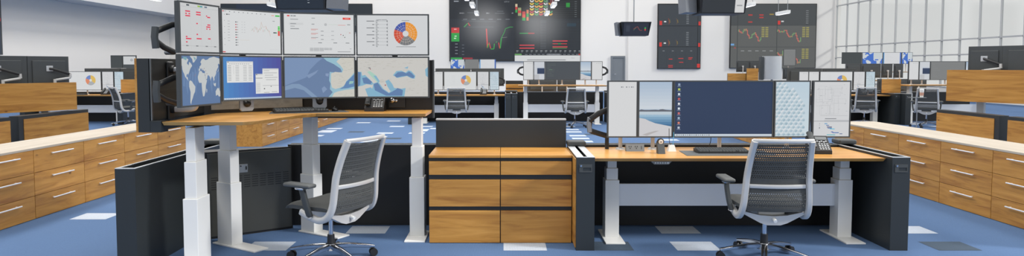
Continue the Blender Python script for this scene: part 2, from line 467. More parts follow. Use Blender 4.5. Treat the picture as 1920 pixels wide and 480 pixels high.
def p_windows(w, h):
    s = Scr(w, h, (70, 128, 196))
    for k in range(12):   # a smooth blue to violet desktop
        t = k/11; x0 = k/12
        s.poly([(x0, 0), (x0+1/12, 0), (x0+1/12, .96), (x0, .96)], (int(72+4*t), int(134-56*t), int(196-40*t)), 1)
    s.rect(0, .96, 1, 1, (170, 190, 214), 1)
    for k in range(9): s.rect(.02+k*.03, .97, .035+k*.03, .99, (230, 232, 235), 2)
    def win(x0, y0, x1, y1, lv): s.rect(x0, y0, x1, y1, (226, 227, 226), lv); s.rect(x0, y0, x1, y0+.03, (206, 208, 210), lv+1)
    win(.06, .1, .5, .6, 2)
    for k in range(10):
        y = .2+k*.038
        s.rect(.075, y, .13, y+.012, (150, 153, 156), 3)
        for x in (.2, .33, .42): s.rect(x, y, x+.06, y+.012, (170, 172, 174), 3)
    s.line([(.17, .2), (.17, .4)], .001, INK, 4); s.rect(.07, .11, .09, .125, (40, 44, 50), 4)
    for k in range(10): s.rect(.1+k*.035, .15, .12+k*.035, .17, (180, 182, 184), 3)
    win(.54, .4, .76, .88, 2)
    for k in range(8): s.rect(.55, .62+k*.03, .62, .63+k*.03, (180, 182, 184), 3)
    s.rect(.54, .5, .66, .51, (90, 94, 98), 4); s.rect(.545, .41, .57, .425, (60, 66, 74), 4)
    win(.66, .27, .95, .88, 5)
    for k, (a, b_) in enumerate(((.68, .78), (.68, .92), (.7, .85), (.7, .93), (.72, .9))): s.rect(a, .32+k*.055, b_, .33+k*.055, (150, 153, 156), 6)
    s.rect(.66, .68, .95, .69, (170, 172, 174), 6); s.rect(.68, .75, .7, .775, (60, 64, 70), 6); s.rect(.8, .7, .82, .72, INK, 6); s.rect(.68, .85, .78, .86, (130, 133, 137), 6); s.rect(.82, .84, .92, .85, (130, 133, 137), 6)
    return s

SEA, SEA2, SHOAL, LANDC = (104, 128, 164), (122, 146, 182), (150, 190, 206), (205, 203, 194)
def maplines(s, x0, y0, x1, y1, n, seed):
    r = random.Random(seed)
    for k in range(n):
        x, y = r.uniform(x0, x1), r.uniform(y0, y1)
        if k % 3: s.rect(x, y, x+r.uniform(.02, .06), y+.006, (178, 176, 168), 5)
        else:
            a, b_ = r.uniform(-.08, .08), r.uniform(-.06, .06)
            s.line([(x, y), (x+a*.5, y+b_*.4), (x+a, y+b_)], .0009, (186, 178, 156), 5)

def p_atlantic(w, h):
    s = Scr(w, h, SEA)
    for P in ([(0, 0), (.55, 0), (.46, .12), (.36, .3), (.3, .5), (.12, .62), (0, .7)], ): s.poly(P, SEA2, 1)
    s.poly([(0, .72), (.1, .66), (.2, .66), (.3, .76), (.46, 1), (.38, 1), (.26, .82), (.14, .76), (0, .82)], (128, 153, 184), 2)
    s.poly([(.3, .45), (.42, .36), (.48, .3), (.44, .4), (.34, .52)], (128, 150, 184), 2); s.poly([(.58, .4), (.63, .4), (.62, .48), (.58, .46)], (134, 154, 188), 2)
    s.poly([(.52, .78), (.56, .72), (.6, .8), (.54, .9)], (130, 152, 186), 2)
    s.poly([(.55, 0), (1, 0), (1, 1), (.62, 1), (.68, .88), (.64, .8), (.65, .66), (.63, .58), (.64, .36), (.74, .38), (.82, .36), (.8, .28), (.7, .16), (.6, .08)], SHOAL, 2)
    s.poly([(.76, .06), (.8, 0), (1, 0), (1, .38), (.93, .52), (.88, .6), (.86, .7), (.8, .76), (.72, .8), (.67, .76), (.655, .64), (.66, .4), (.72, .36), (.82, .38), (.84, .3), (.8, .2), (.74, .1)], LANDC, 3)
    s.poly([(.67, 1), (.7, .9), (.76, .86), (.88, .82), (1, .8), (1, 1)], LANDC, 3)
    s.poly([(.88, .62), (.93, .54), (1, .42), (1, .74), (.9, .78), (.78, .8), (.84, .74)], (96, 134, 180), 4); s.poly([(.93, .6), (.99, .6), (.98, .66), (.92, .68)], (160, 206, 190), 4)
    maplines(s, .68, .42, .84, .74, 16, 3); maplines(s, .8, .02, .99, .34, 20, 4); maplines(s, .7, .9, .98, .98, 10, 5)
    return s

def p_blacksea(w, h):
    s = Scr(w, h, (203, 201, 196))
    S1, S2, S3 = (96, 128, 172), (132, 178, 202), (168, 206, 190)
    s.poly([(0, .36), (.05, .36), (.06, .46), (.1, .44), (.17, .56), (.22, .66), (.2, .7), (.12, .68), (.06, .72), (0, .74)], S2, 1)
    s.poly([(.06, .52), (.12, .5), (.2, .62), (.18, .68), (.08, .66)], S1, 2); s.poly([(0, .36), (.04, .38), (.03, .7), (0, .74)], S1, 2)
    s.poly([(.13, .36), (.17, .34), (.25, .44), (.31, .6), (.29, .66), (.22, .54)], S3, 1); s.poly([(.22, .46), (.26, .46), (.31, .6), (.29, .64)], S2, 2)
    s.poly([(.22, .66), (.29, .62), (.36, .8), (.44, .9), (.52, .78), (.62, .8), (.68, .78), (.66, 1), (.26, 1), (.2, .82)], S2, 1)
    s.poly([(.22, .68), (.28, .64), (.34, .8), (.44, .92), (.54, .82), (.56, .78), (.6, .8), (.64, .84), (.63, .98), (.4, .98), (.24, .84)], S1, 2)
    s.poly([(.1, .8), (.18, .76), (.24, .86), (.28, 1), (.14, 1)], S2, 1)
    s.poly([(.39, .6), (.44, .56), (.49, .68), (.52, .8), (.46, .86), (.42, .74)], S2, 2); s.rect(.38, .69, .4, .72, (170, 90, 100), 3)
    s.poly([(.5, .45), (.55, .34), (.62, .33), (.68, .38), (.72, .32), (.76, .34), (.82, .46), (.81, .54), (.76, .53), (.7, .47), (.62, .5), (.56, .52)], S2, 1)
    s.poly([(.52, .45), (.57, .37), (.64, .36), (.69, .4), (.73, .35), (.77, .4), (.81, .48), (.79, .53), (.7, .46), (.62, .48), (.55, .51)], S1, 2)
    s.poly([(.66, .26), (.72, .22), (.71, .28)], S2, 1); s.poly([(.96, .3), (1, .24), (1, .5), (.97, .46)], S2, 1)
    s.rect(.15, .25, .18, .27, (110, 114, 120), 3); s.rect(.17, .28, .185, .3, (150, 70, 80), 3)
    maplines(s, .02, .04, .96, .32, 46, 8); maplines(s, .3, .52, .5, .7, 10, 9); maplines(s, .68, .56, .98, .98, 24, 10)
    return s

def p_blank(w, h):
    s = Scr(w, h, (216, 217, 218))
    for k, x in enumerate((.44, .5, .62, .72, .8, .87)): s.rect(x, .085, x+(.04 if k % 2 == 0 else .02), .105, (120, 124, 130))
    return s

def p_lake(w, h):
    s = Scr(w, h, (176, 192, 210))
    n = 8
    for k in range(n): s.rect(0, k*.5/n, 1, (k+1)*.5/n, tuple(int(a+(b_-a)*k/(n-1)) for a, b_ in zip((172, 190, 210), (206, 214, 222))), 1)
    s.poly([(0, .52), (.06, .505), (.16, .515), (.3, .515), (.5, .51), (.6, .515), (.64, .505), (.72, .5), (.82, .512), (1, .52), (1, .545), (0, .545)], (96, 100, 110), 2)
    s.rect(0, .545, 1, .62, (190, 204, 214), 1)
    for k in range(6): s.rect(0, .6+k*.045, 1, .6+(k+1)*.045, tuple(int(a+(b_-a)*k/5) for a, b_ in zip((150, 184, 208), (38, 92, 138))), 1)
    s.rect(0, .86, 1, 1, (60, 100, 140), 1)
    s.poly([(0, .66), (.18, .68), (.32, .72), (.5, .76), (.75, .79), (1, .82), (1, 1), (0, 1)], (206, 205, 208), 2)
    s.poly([(.1, .97), (.3, .93), (.5, .9), (.62, .9), (.4, .95), (.24, .99)], (182, 178, 178), 3)
    return s

def p_desktop(w, h):
    s = Scr(w, h, (40, 58, 88))
    cols = [(150, 170, 200), (180, 200, 90), (210, 220, 230), (190, 90, 90), (220, 224, 228), (210, 220, 230), (200, 110, 110), (160, 180, 200), (210, 130, 110), (190, 200, 214)]
    for k in range(10):
        y = .03+k*.088
        s.rect(.03, y, .052, y+.038, cols[k], 2); s.rect(.022, y+.048, .06, y+.056, (140, 152, 176), 2)
    s.rect(0, .957, 1, 1, (196, 206, 216), 1)
    for k in range(16): s.rect(.02+k*.022, .97, .03+k*.022, .985, (120, 132, 150) if k % 3 else (40, 50, 64), 2)
    return s

def p_facade(w, h):
    s = Scr(w, h, (186, 206, 218))
    for k in range(10): s.rect(.0, k*.1, 1, k*.1+.1, tuple(int(a+(b_-a)*k/9) for a, b_ in zip((190, 208, 220), (206, 220, 226))), 1)
    # rows of overlapping glass scales climbing to a slanted roof line
    rows, ncol = 15, 6
    for r in range(rows):
        y = r/rows-.02
        for c in range(ncol+1):
            x = (c-.5*(r % 2))/ncol*.88; cx = x+.073
            lim = .3+1.5*max(0, y+.03) if y < .34 else .84
            if cx > lim: continue
            t = random.random()
            hi = (int(206+14*t), int(217+8*t), int(223+6*t)); md = (int(178+18*t), int(198+12*t), int(208+10*t)); lo = (int(152+20*t), int(178+16*t), int(192+14*t))
            s.poly([(x, y+.04), (x+.073, y-.01), (x+.146, y+.04), (x+.146, y+.075), (x, y+.075)], md, 2)
            s.poly([(x, y+.04), (x+.073, y-.01), (x+.11, y+.015), (x+.03, y+.055)], hi, 3)
            s.poly([(x+.073, y+.05), (x+.146, y+.035), (x+.146, y+.07), (x+.09, y+.08)], lo, 3)
    return s

def p_plan(w, h):
    s = Scr(w, h, (212, 213, 215)); r = random.Random(5)
    for k in range(16):
        x0, y0 = r.uniform(.05, .6), r.uniform(.05, .45); x1, y1 = x0+r.uniform(.1, .35), y0+r.uniform(.06, .25)
        y1 = min(y1, .6); x1 = min(x1, .96)
        s.line([(x0, y0), (x1, y0), (x1, y1), (x0, y1), (x0, y0)], .0012, (180, 182, 185))
    for k in range(26): x, y = r.uniform(.04, .9), r.uniform(.03, .62); s.rect(x, y, x+r.uniform(.01, .05), y+.005, (160, 162, 166))
    s.line([(.18, .62), (.96, .62)], .0016, (150, 152, 156)); s.rect(.32, .67, .64, .682, (120, 122, 128)); s.rect(.3, .7, 1, .735, (184, 186, 190)); s.line([(.0, .72), (.3, .72)], .003, (96, 98, 104))
    s.rect(.16, .76, .18, .77, INK); s.rect(.16, .83, .18, .86, INK); s.rect(.16, .79, .175, .8, INK)
    for x, y, l, c in ((.31, .77, .08, (60, 150, 200)), (.36, .8, .08, (70, 110, 170)), (.38, .83, .14, (60, 64, 110)), (.4, .85, .12, (70, 110, 170)), (.46, .865, .14, (90, 190, 220)), (.5, .92, .06, (60, 90, 170)), (.54, .935, .18, (50, 100, 180)), (.74, .955, .08, (90, 110, 150)), (.38, .975, .24, (80, 180, 190))): s.rect(x, y-.008, x+l, y+.006, c)
    return s

def p_code(w, h):
    s = Scr(w, h, (72, 78, 84)); r = random.Random(2)
    for k in range(10): s.rect(.06, .12+k*.075, .06+r.uniform(.08, .25), .128+k*.075, (106, 120, 112))
    s.rect(.1, .44, .2, .455, (110, 150, 120), 2)
    return s

def p_split(w, h):
    s = Scr(w, h, (204, 208, 214)); s.rect(.3, .36, 1, .68, (46, 62, 92), 1); s.rect(.3, .3, 1, .36, (190, 198, 210), 1); s.rect(0, .72, .5, 1, (190, 192, 196), 1)
    return s

def p_grey(w, h):
    s = Scr(w, h, (126, 128, 128)); s.rect(0, .06, 1, .07, (140, 142, 142))
    for k in range(7): s.rect(.06, .14+k*.11, .06+.05*(k % 4+1), .15+k*.11, (140, 142, 142))
    return s

def p_note(w, h):
    s = Scr(w, h, (214, 216, 219)); s.rect(0, 0, .05, 1, (96, 158, 214)); s.rect(.93, 0, 1, 1, (70, 110, 190))
    for k in range(5): s.rect(.15, .2+k*.13, .15+.1*(k % 3+2), .21+k*.13, GRID)
    return s

def p_bluemap(w, h):
    s = Scr(w, h, (66, 112, 200)); draw_world(s, (206, 212, 216), -110, 60, 74, -20, 1)
    s.rect(.55, .0, 1, .5, (200, 208, 212), 2); s.rect(.62, .6, .8, .7, (66, 112, 200), 3)
    return s

def p_darkdoc(w, h):
    s = Scr(w, h, (70, 76, 80)); s.rect(.04, .06, .96, .72, (206, 208, 210), 1); s.arc(.66, .36, .02, .05, 0, 360, (150, 154, 160)); s.rect(.1, .2, .4, .22, GRID, 2)
    return s

def p_dark(w, h): return Scr(w, h, (66, 72, 74))

# ------------------------------------------------------------------ monitor
SCACHE = {}
def screen_part(fn, w, h, parent, y, z):
    key = (fn, round(w, 3), round(h, 3))
    if key not in SCACHE:
        SCACHE[key] = fn(w, h).build('screen', parent)
        o = SCACHE[key]
    else:
        o = SCACHE[key].copy(); C.objects.link(o); o.parent = parent
    o.location = (0, y, z)
    return o

def monitor(label, w, h, fn, loc, rz=0, lift=0., stand='pole', group=None, bez=.012, arm=None, name='monitor'):
    """loc = base of the monitor's support; bottom edge of the panel hangs 'lift' above it; faces local -Y"""
    t = thing(name, label, 'monitor', loc, rz, group)
    z0 = lift
    if fn: screen_part(fn, w-2*bez, h-2*bez, t, -.0155, z0+bez)
    bm = nb()
    box(bm, -w/2, w/2, -.0195, -.004, z0, z0+bez); box(bm, -w/2, w/2, -.0195, -.004, z0+h-bez, z0+h)
    box(bm, -w/2, -w/2+bez, -.0195, -.004, z0+bez, z0+h-bez); box(bm, w/2-bez, w/2, -.0195, -.004, z0+bez, z0+h-bez)
    obj('bezel', bm, M['bezel'], t)
    bm = nb(); box(bm, -w/2, w/2, -.0145, .02, z0, z0+h, .004)
    box(bm, -w*.4, w*.4, .02, .042, z0+h*.14, z0+h*.86, .008)
    obj('back_shell', bm, M['shell'], t)
    if stand == 'pole':
        bm = nb(); cyl(bm, (0, .085, .012), (0, .085, z0+h*.55), .018, n=14)
        box(bm, -.03, .03, .035, .09, z0+h*.44, z0+h*.56, .004)
        obj('stand_pole', bm, M['silver'], t, 40)
        bm = nb(); cyl(bm, (0, .085, 0), (0, .085, .014), .045, .036, 20); obj('stand_base', bm, M['silver'], t, 40)
    if arm: arm(t, w, h, z0)
    return t

# ------------------------------------------------------------------ chair
def make_chair(label, loc, rz, group):
    t = thing('office_chair', label, 'chair', loc, rz, group)
    yb = [(.40, -.215), (.44, -.235), (.52, -.25), (.60, -.247), (.66, -.252), (.75, -.275), (.85, -.31), (.96, -.355)]
    hw = [(.42, .212), (.60, .208), (.75, .198), (.96, .183)]
    def P(u, z): return (u*interp(hw, z), interp(yb, z)-.03*(1-u*u), z)
    # back: woven, perforated bands between the frame uprights
    bm = nb()
    def cell(u0, u1, z0, z1, hole):
        cs = [P(u0, z0), P(u1, z0), P(u1, z1), P(u0, z1)]
        if not hole:
            bm.faces.new([bm.verts.new(c) for c in cs]); return
        um, zm = (u0+u1)/2, (z0+z1)/2; k = .78
        ms = [P(um, z0), P(u1, zm), P(um, z1), P(u0, zm)]
        ins = [P(um, zm+(z0-zm)*k), P(um+(u1-um)*k, zm), P(um, zm+(z1-zm)*k), P(um+(u0-um)*k, zm)]
        c = [bm.verts.new(q) for q in cs]; mm = [bm.verts.new(q) for q in ms]; ii = [bm.verts.new(q) for q in ins]
        for a in range(4):
            bm.faces.new((c[a], mm[a], ii[a], ii[a-1], mm[a-1]))
    def bands(z0, z1, n):
        dz = (z1-z0)/n; nx = 26
        for b_ in range(n):
            za = z0+b_*dz
            for c in range(13): cell(-1+c*2/13, -1+(c+1)*2/13, za, za+dz*.22, False)
            for r in range(2):
                q0 = za+dz*(.22+.39*r); off = .5*r
                du = 2/nx
                if r: cell(-1, -1+du*.5, q0, q0+dz*.39, False); cell(1-du*.5, 1, q0, q0+dz*.39, False)
                for c in range(nx-r): cell(-1+(c+off)*du, -1+(c+1+off)*du, q0, q0+dz*.39, True)
    bands(.672, .94, 8); bands(.452, .572, 4)
    for c in range(13):
        for za, zb in ((.572, .605), (.605, .64), (.64, .672), (.43, .452)): cell(-1+c*2/13, -1+(c+1)*2/13, za, zb, False)
    bmesh.ops.remove_doubles(bm, verts=bm.verts[:], dist=.0004)
    o = obj('backrest', bm, M['fabric'], t)
    md = o.modifiers.new('thickness', 'SOLIDIFY'); md.thickness = .003; md.offset = 0
    bm = nb()
    for k in range(13):    # horizontal tension rods just in front of the weave
        z = .677+k*.0335 if k < 8 else .46+(k-8)*.028
        p = smoothpts([(u*interp(hw, z)*.99, interp(yb, z)-.03*(1-u*u)+.012, z) for u in (-1, -.5, 0, .5, 1)], 2)
        sweep(bm, p, .005, .005, (0, 0, 1), 6)
    obj('back_rods', bm, M['greymetal'], t, 40)
    bm = nb(); z = .622
    sweep(bm, smoothpts([(u*interp(hw, z)*.97, interp(yb, z)-.03*(1-u*u)-.008, z) for u in (-1, -.5, 0, .5, 1)], 3), .03, .012, (0, 0, 1), 8)
    obj('lumbar_bar', bm, M['silver'], t, 40)
    # frame uprights that sweep under the seat
    bm = nb()
    for s in (-1, 1):
        pts = [(s*.245, .06, .425), (s*.245, -.03, .392), (s*.245, -.125, .375), (s*.242, -.195, .405), (s*.236, -.235, .48), (s*.228, -.25, .60),
               (s*.222, -.262, .70), (s*.212, -.3, .83), (s*.2, -.355, .965)]
        sweep(bm, smoothpts(pts, 4), .044, .05, (1, 0, 0), 8)
    pts = [(u*.2, -.355-.028*(1-u*u), .966) for u in (-1.06, -.6, 0, .6, 1.06)]
    sweep(bm, smoothpts(pts, 3), .03, .026, (0, 0, 1), 8)
    obj('back_frame', bm, M['silver'], t, 45)
    # seat
    bm = nb()
    nx, ny = 12, 12
    top, bot = [], []
    for j in range(ny+1):
        v = j/ny; rt, rb = [], []
        for i in range(nx+1):
            u = i/nx*2-1
            y = -.2+.46*v
            x = u*(.235+.015*math.sin(PI*v))*(1-.10*max(0, (v-.8)/.2)**2)
            e = max(0, abs(u)-.7)/.3; f = max(0, v-.75)/.25; g = max(0, .15-v)/.15
            zt = .478+.012*u*u-.022*e**2-.045*f**2-.012*g**2
            rt.append(bm.verts.new((x, y, zt))); rb.append(bm.verts.new((x*.97, y*.985, .425-.01*f+.012*e)))
        top.append(rt); bot.append(rb)
    for j in range(ny):
        for i in range(nx):
            bm.faces.new((top[j][i], top[j][i+1], top[j+1][i+1], top[j+1][i])); bm.faces.new((bot[j][i], bot[j+1][i], bot[j+1][i+1], bot[j][i+1]))
    for j in range(ny):
        bm.faces.new((top[j][0], top[j+1][0], bot[j+1][0], bot[j][0])); bm.faces.new((top[j][nx], bot[j][nx], bot[j+1][nx], top[j+1][nx]))
    for i in range(nx):
        bm.faces.new((top[0][i], bot[0][i], bot[0][i+1], top[0][i+1])); bm.faces.new((top[ny][i], top[ny][i+1], bot[ny][i+1], bot[ny][i]))
    obj('seat', bm, M['fabric'], t, 60)
    # mechanism: winged silver casting with a tension knob
    bm = nb()
    extrude_xz(bm, [(-.23, .405), (-.1, .335), (-.05, .318), (.05, .318), (.1, .335), (.23, .405), (.21, .418), (.1, .392), (0, .385), (-.1, .392), (-.21, .418)], -.2, -.15)
    box(bm, -.1, .1, -.15, .12, .345, .42, .015)
    k = obj('tilt_mechanism', bm, M['silver'], t, 40)
    bm = nb(); cyl(bm, (0, -.2, .365), (0, -.235, .355), .013, n=12); obj('tension_knob', bm, M['white'], k, 40)
    bm = nb(); cyl(bm, (0, 0, .17), (0, 0, .36), .0175, n=16); obj('gas_column', bm, M['chrome'], t, 40)
    bm = nb(); cyl(bm, (0, 0, .105), (0, 0, .205), .031, .027, n=16); obj('column_sleeve', bm, M['soft'], t, 40)
    # five-star base, one leg at a time, each with its caster
    bm = nb(); cyl(bm, (0, 0, .088), (0, 0, .135), .052, .04, n=20); obj('base_hub', bm, M['chrome'], t, 40)
    for k in range(5):
        a = PI/2+2*PI*k/5+.31
        d = Vector((math.cos(a), math.sin(a), 0)); sd = Vector((-math.sin(a), math.cos(a), 0))
        bm = nb()
        sweep(bm, [d*.03+Vector((0, 0, .115)), d*.14+Vector((0, 0, .108)), d*.25+Vector((0, 0, .09)), d*.335+Vector((0, 0, .074))], .05, .034, sd, 8, taper=[1.15, 1, .85, .62])
        leg = obj('base_leg', bm, M['chrome'], t, 45)
        bm = nb(); c = d*.33
        for s in (-1, 1): cyl(bm, c+sd*(s*.009)+Vector((0, 0, .03)), c+sd*(s*.027)+Vector((0, 0, .03)), .03, n=18)
        cyl(bm, c+Vector((0, 0, .03)), c+Vector((0, 0, .075)), .009, n=8)
        cyl(bm, c+sd*-.012+Vector((0, 0, .03)), c+sd*.012+Vector((0, 0, .03)), .012, n=10)
        obj('caster', bm, M['soft'], leg, 40)
    for s in (-1, 1):
        bm = nb()
        sweep(bm, smoothpts([(s*.27, -.05, .40), (s*.285, -.035, .47), (s*.295, -.015, .56), (s*.296, 0, .612)], 4), .05, .034, (0, 1, 0), 8)
        ap = obj('arm_post', bm, M['dark'], t, 45)
        bm = nb(); sweep(bm, [(s*.245, -.02, .398), (s*.275, -.05, .405)], .04, .03, (0, 1, 0), 8)
        obj('arm_hinge', bm, M['chrome'], ap, 40)
        bm = nb(); box(bm, s*.296-.024, s*.296+.024, -.03, .05, .6, .618, .006)
        obj('arm_bracket', bm, M['chrome'], ap, 40)
        bm = nb(); box(bm, s*.298-.043, s*.298+.043, -.11, .15, .618, .648, .014, seg=3)
        obj('arm_pad', bm, M['pad'], t, 50)
    return t

# ------------------------------------------------------------------ furniture makers
def side_panel(label, x0, x1, y0, y1, h=.767, oak=None, trimw=.016, latch=True, cap=True, group=None, mat='charcoal', loc=(0, 0, 0)):
    """low partition wall running in depth with an open cable slot along its top"""
    cx, cy = (x0+x1)/2, (y0+y1)/2
    t = thing('partition_panel', label, 'partition', (cx+loc[0], cy+loc[1], loc[2]), 0, group)
    hx, hy = (x1-x0)/2, (y1-y0)/2
    bm = nb()
    # hollow core: two skins, two ends, sunken slot floor
    tk = .014
    box(bm, -hx, -hx+tk, -hy, hy, 0, h-.006); box(bm, hx-tk, hx, -hy, hy, 0, h-.006)
    box(bm, -hx+tk, hx-tk, -hy, -hy+.02, 0, h-.006); box(bm, -hx+tk, hx-tk, hy-.02, hy, 0, h-.006)
    box(bm, -hx+tk, hx-tk, -hy+.02, hy-.02, h-.1, h-.05)
    obj('panel_body', bm, M[mat], t)
    for s in (-1, 1):
        bm = nb(); a, b_ = sorted((s*hx, s*(hx-trimw))); box(bm, a, b_, -hy, hy, h-.006, h, .0015)
        obj('edge_trim', bm, M['trim'], t)
    bm = nb(); box(bm, -hx+trimw, hx-trimw, -hy, -hy+.02, h-.006, h); obj('end_trim', bm, M['trim'], t)
    if oak:
        s = -1 if oak == 'left' else 1
        bm = nb(); a, b_ = sorted((s*hx, s*(hx+.008))); box(bm, a, b_, -hy+.02, hy-.02, .02, h-.02, .001)
        obj('oak_facing', bm, M['oak_y'], t, label='oak facing board')
    if latch:
        bm = nb(); lx = min(.052, hx*.72)
        z0, z1 = h-.125, h-.06
        box(bm, -lx, lx, -hy-.004, -hy, z0, z0+.012); box(bm, -lx, lx, -hy-.004, -hy, z1-.026, z1)
        box(bm, -lx, -lx+.03, -hy-.004, -hy, z0+.012, z1-.026); box(bm, lx-.008, lx, -hy-.004, -hy, z0+.012, z1-.026)
        l = obj('latch_plate', bm, M['dark'], t)
        bm = nb(); cyl(bm, (-lx+.014, -hy-.012, z1-.012), (-lx+.014, -hy, z1-.012), .008, n=12); obj('lock_cylinder', bm, M['chrome'], l, 40)
    if cap:
        bm = nb(); box(bm, -hx-.005, hx+.015, hy-.13, hy+.03, h+.001, h+.045, .012); obj('junction_cap', bm, M['dark'], t)
    return t

def column(bm_parent, x, y, zs, rot, w=.1, d=.19, foot=(-.33, .16), mats=('white',)*3):
    """telescopic lifting leg of three stages on a flat foot; the foot's long axis is local -Y"""
    R = Matrix.Translation((x, y, 0)) @ Matrix.Rotation(rot, 4, 'Z')
    bm = nb(); box(bm, -w/2, w/2, -d/2, d/2, .012, zs[0], .004, mat=R)
    leg = obj('leg', bm, M[mats[0]], bm_parent)
    bm = nb(); box(bm, -w*.41, w*.41, -d*.43, d*.43, zs[0], zs[1], .004, mat=R); obj('middle_stage', bm, M[mats[1]], leg)
    bm = nb(); box(bm, -w*.33, w*.33, -d*.36, d*.36, zs[1], zs[2], .004, mat=R); obj('upper_stage', bm, M[mats[2]], leg)
    bm = nb(); box(bm, -w*.68, w*.68, foot[0], foot[1], 0, .013, .003, mat=R); obj('foot', bm, M['white'], leg)
    return leg

def sit_desk(label, x0, x1, y0, y1, z, zs, legs, group=None, beam=(.27, .47), control=None):
    cx, cy = (x0+x1)/2, (y0+y1)/2
    t = thing('sit_stand_desk', label, 'desk', (cx, cy, 0), 0, group)
    hx, hy = (x1-x0)/2, (y1-y0)/2
    bm = nb(); prism(bm, [(-hx, -hy), (hx, -hy), (hx, hy), (-hx, hy)], z-.028, z, [(-hx+.004, -hy+.03), (hx-.004, -hy+.03), (hx-.004, hy), (-hx+.004, hy)])
    obj('desktop', bm, M['top_x'], t)
    for lx in legs: column(t, lx-cx, .0, (zs[0], zs[1], z-.028), 0, .122, .15, (-.27, .21))
    bm = nb(); box(bm, legs[0]-cx+.06, legs[1]-cx-.06, -.012, .012, beam[0], beam[1], .003)
    obj('crossbeam', bm, M['beam'], t)
    if control:
        bm = nb(); extrude_xz(bm, [(control-cx-.085, z-.029), (control-cx-.06, z-.055), (control-cx+.06, z-.055), (control-cx+.085, z-.029)], -hy+.035, -hy+.12)
        k = obj('height_control', bm, M['mid'], t)
        bm = nb()
        for q in range(5): cyl(bm, (control-cx-.05+q*.02, -hy+.035, z-.042), (control-cx-.05+q*.02, -hy+.032, z-.042), .006, n=10)
        box(bm, control-cx+.042, control-cx+.062, -hy+.032, -hy+.035, z-.048, z-.036)
        obj('control_button', bm, M['trim'], k)
    return t

def drawer_unit(label, x, y0, y1, face, group, depth=.56, h=.68):
    """three-drawer pedestal whose fronts face +X (face=1) or -X (face=-1)"""
    t = thing('drawer_cabinet', label, 'cabinet', (x, (y0+y1)/2, 0), 0, group)
    hy = (y1-y0)/2
    bm = nb(); a, b_ = sorted((-face*.02, -face*depth)); box(bm, a, b_, -hy, hy, 0, h); obj('carcass', bm, M['oak_y'], t)
    for k in range(3):
        z0, z1 = .004+k*.2265, .004+k*.2265+.2225
        bm = nb(); a, b_ = sorted((-face*.02, 0)); box(bm, a, b_, -hy+.003, hy-.003, z0, z1, .0015); d = obj('drawer', bm, M['oak_y'], t)
        bm = nb(); hz = z0+.168
        sweep(bm, [(face*.032, -.165, hz), (face*.032, .165, hz)], .012, .012, (0, 0, 1), 8)
        for q in (-.13, .13): cyl(bm, (0, q, hz), (face*.032, q, hz), .005, n=8)
        obj('handle', bm, M['handle'], d, 40)
    return t

# ================================================================== THE PLACE
# ---- floor
bm = nb()
XL, XR, YB = -20., 19.8, 40.
def quad(bm, x0, y0, x1, y1, z, mi):
    f = bm.faces.new([bm.verts.new(p) for p in ((x0, y0, z), (x1, y0, z), (x1, y1, z), (x0, y1, z))]); f.material_index = mi
box(bm, XL, XR, -9, YB, -.1, 0)
px, py = .3546, .2763
def plank(ix, iy, mi=1): quad(bm, -.004+ix*px, 5.354+iy*py, -.004+(ix+1)*px, 5.354+(iy+1)*py, .0012, mi)
for ix, iy, mi in ((-12, 4, 1), (-6, 0, 1), (-4, 2, 1), (0, 0, 1), (4, 2, 1), (4, 0, 1), (10, 2, 1), (10, 0, 2), (2, 0, 2),
                   (-11, 6, 1), (-13, 9, 1), (7, -3, 1), (-2, -4, 1), (-9, -2, 1), (12, -3, 1)): plank(ix, iy, mi)
rows = {28: (-8, 4), 29: (-8, 9), 30: (4,), 31: (-8,), 32: (-12, 4, 14), 34: (-8, -6, 13), 35: (4, -12), 36: (-12, -6), 37: (-6, 4, 11), 38: (-12, -5), 40: (-8, -6, 4), 44: (-11, 6), 46: (-9,),
        25: (-4, 12), 23: (5, -2), 22: (9, 4), 21: (2, -9), 20: (-5, 7), 18: (11, -7), 12: (6, 1), 14: (9, -6)}
for iy, xs in rows.items():
    for ix in xs: plank(ix, iy)
for ix, iy in ((5, 33), (-10, 35), (8, 26), (-7, 30), (3, 21)): plank(ix, iy, 2)
for k in range(40):
    plank(random.choice([-40, -38, -36, -34, -33, -31, 28, 30, 31, 33, 35, 37]), random.randint(6, 46))

struct("floor", bm, [M["carpet"], M["carpet_w"], M["carpet_d"]], keep=True)

# ---- shell
HW = 15.
bm = nb(); box(bm, XL-.3, XR+.3, YB, YB+.3, 0, HW); struct('wall_back', bm, M['wall'])
bm = nb(); box(bm, XL-.3, XL, -9, YB, 0, HW); struct('wall_left', bm, M['wall'])
bm = nb(); box(bm, XR, XR+.3, -9, YB, 0, .55); struct('wall_right', bm, M['wall'])
bm = nb(); box(bm, XL-.3, XR+.3, -9, YB+.3, HW, HW+.2); struct('ceiling', bm, M['ceil'])
bm = nb(); box(bm, XL, -18.6, 10, YB, 4.4, HW); struct('trim_1', bm, M['ceil'])          # dropped soffit along the left wall
bm = nb(); box(bm, 7.42, 7.6, YB-.05, YB, 0, HW); struct('trim_2', bm, M['wall'])         # slim pilaster
# door in the back wall
bm = nb(); box(bm, 6.39, 7.25, YB-.04, YB, 0, 2.11); box(bm, 6.39, 6.5, YB-.07, YB-.04, 0, 2.11); box(bm, 7.18, 7.25, YB-.07, YB-.04, 0, 2.11); box(bm, 6.5, 7.18, YB-.07, YB-.04, 2.0, 2.11)
d1 = struct('door_1', bm, M['doorm'])
bm = nb(); cyl(bm, (6.58, YB-.1, 1.02), (6.7, YB-.1, 1.02), .012, n=8); cyl(bm, (6.58, YB-.1, 1.02), (6.58, YB-.04, 1.02), .012, n=8); obj('door_handle', bm, M['chrome'], d1)
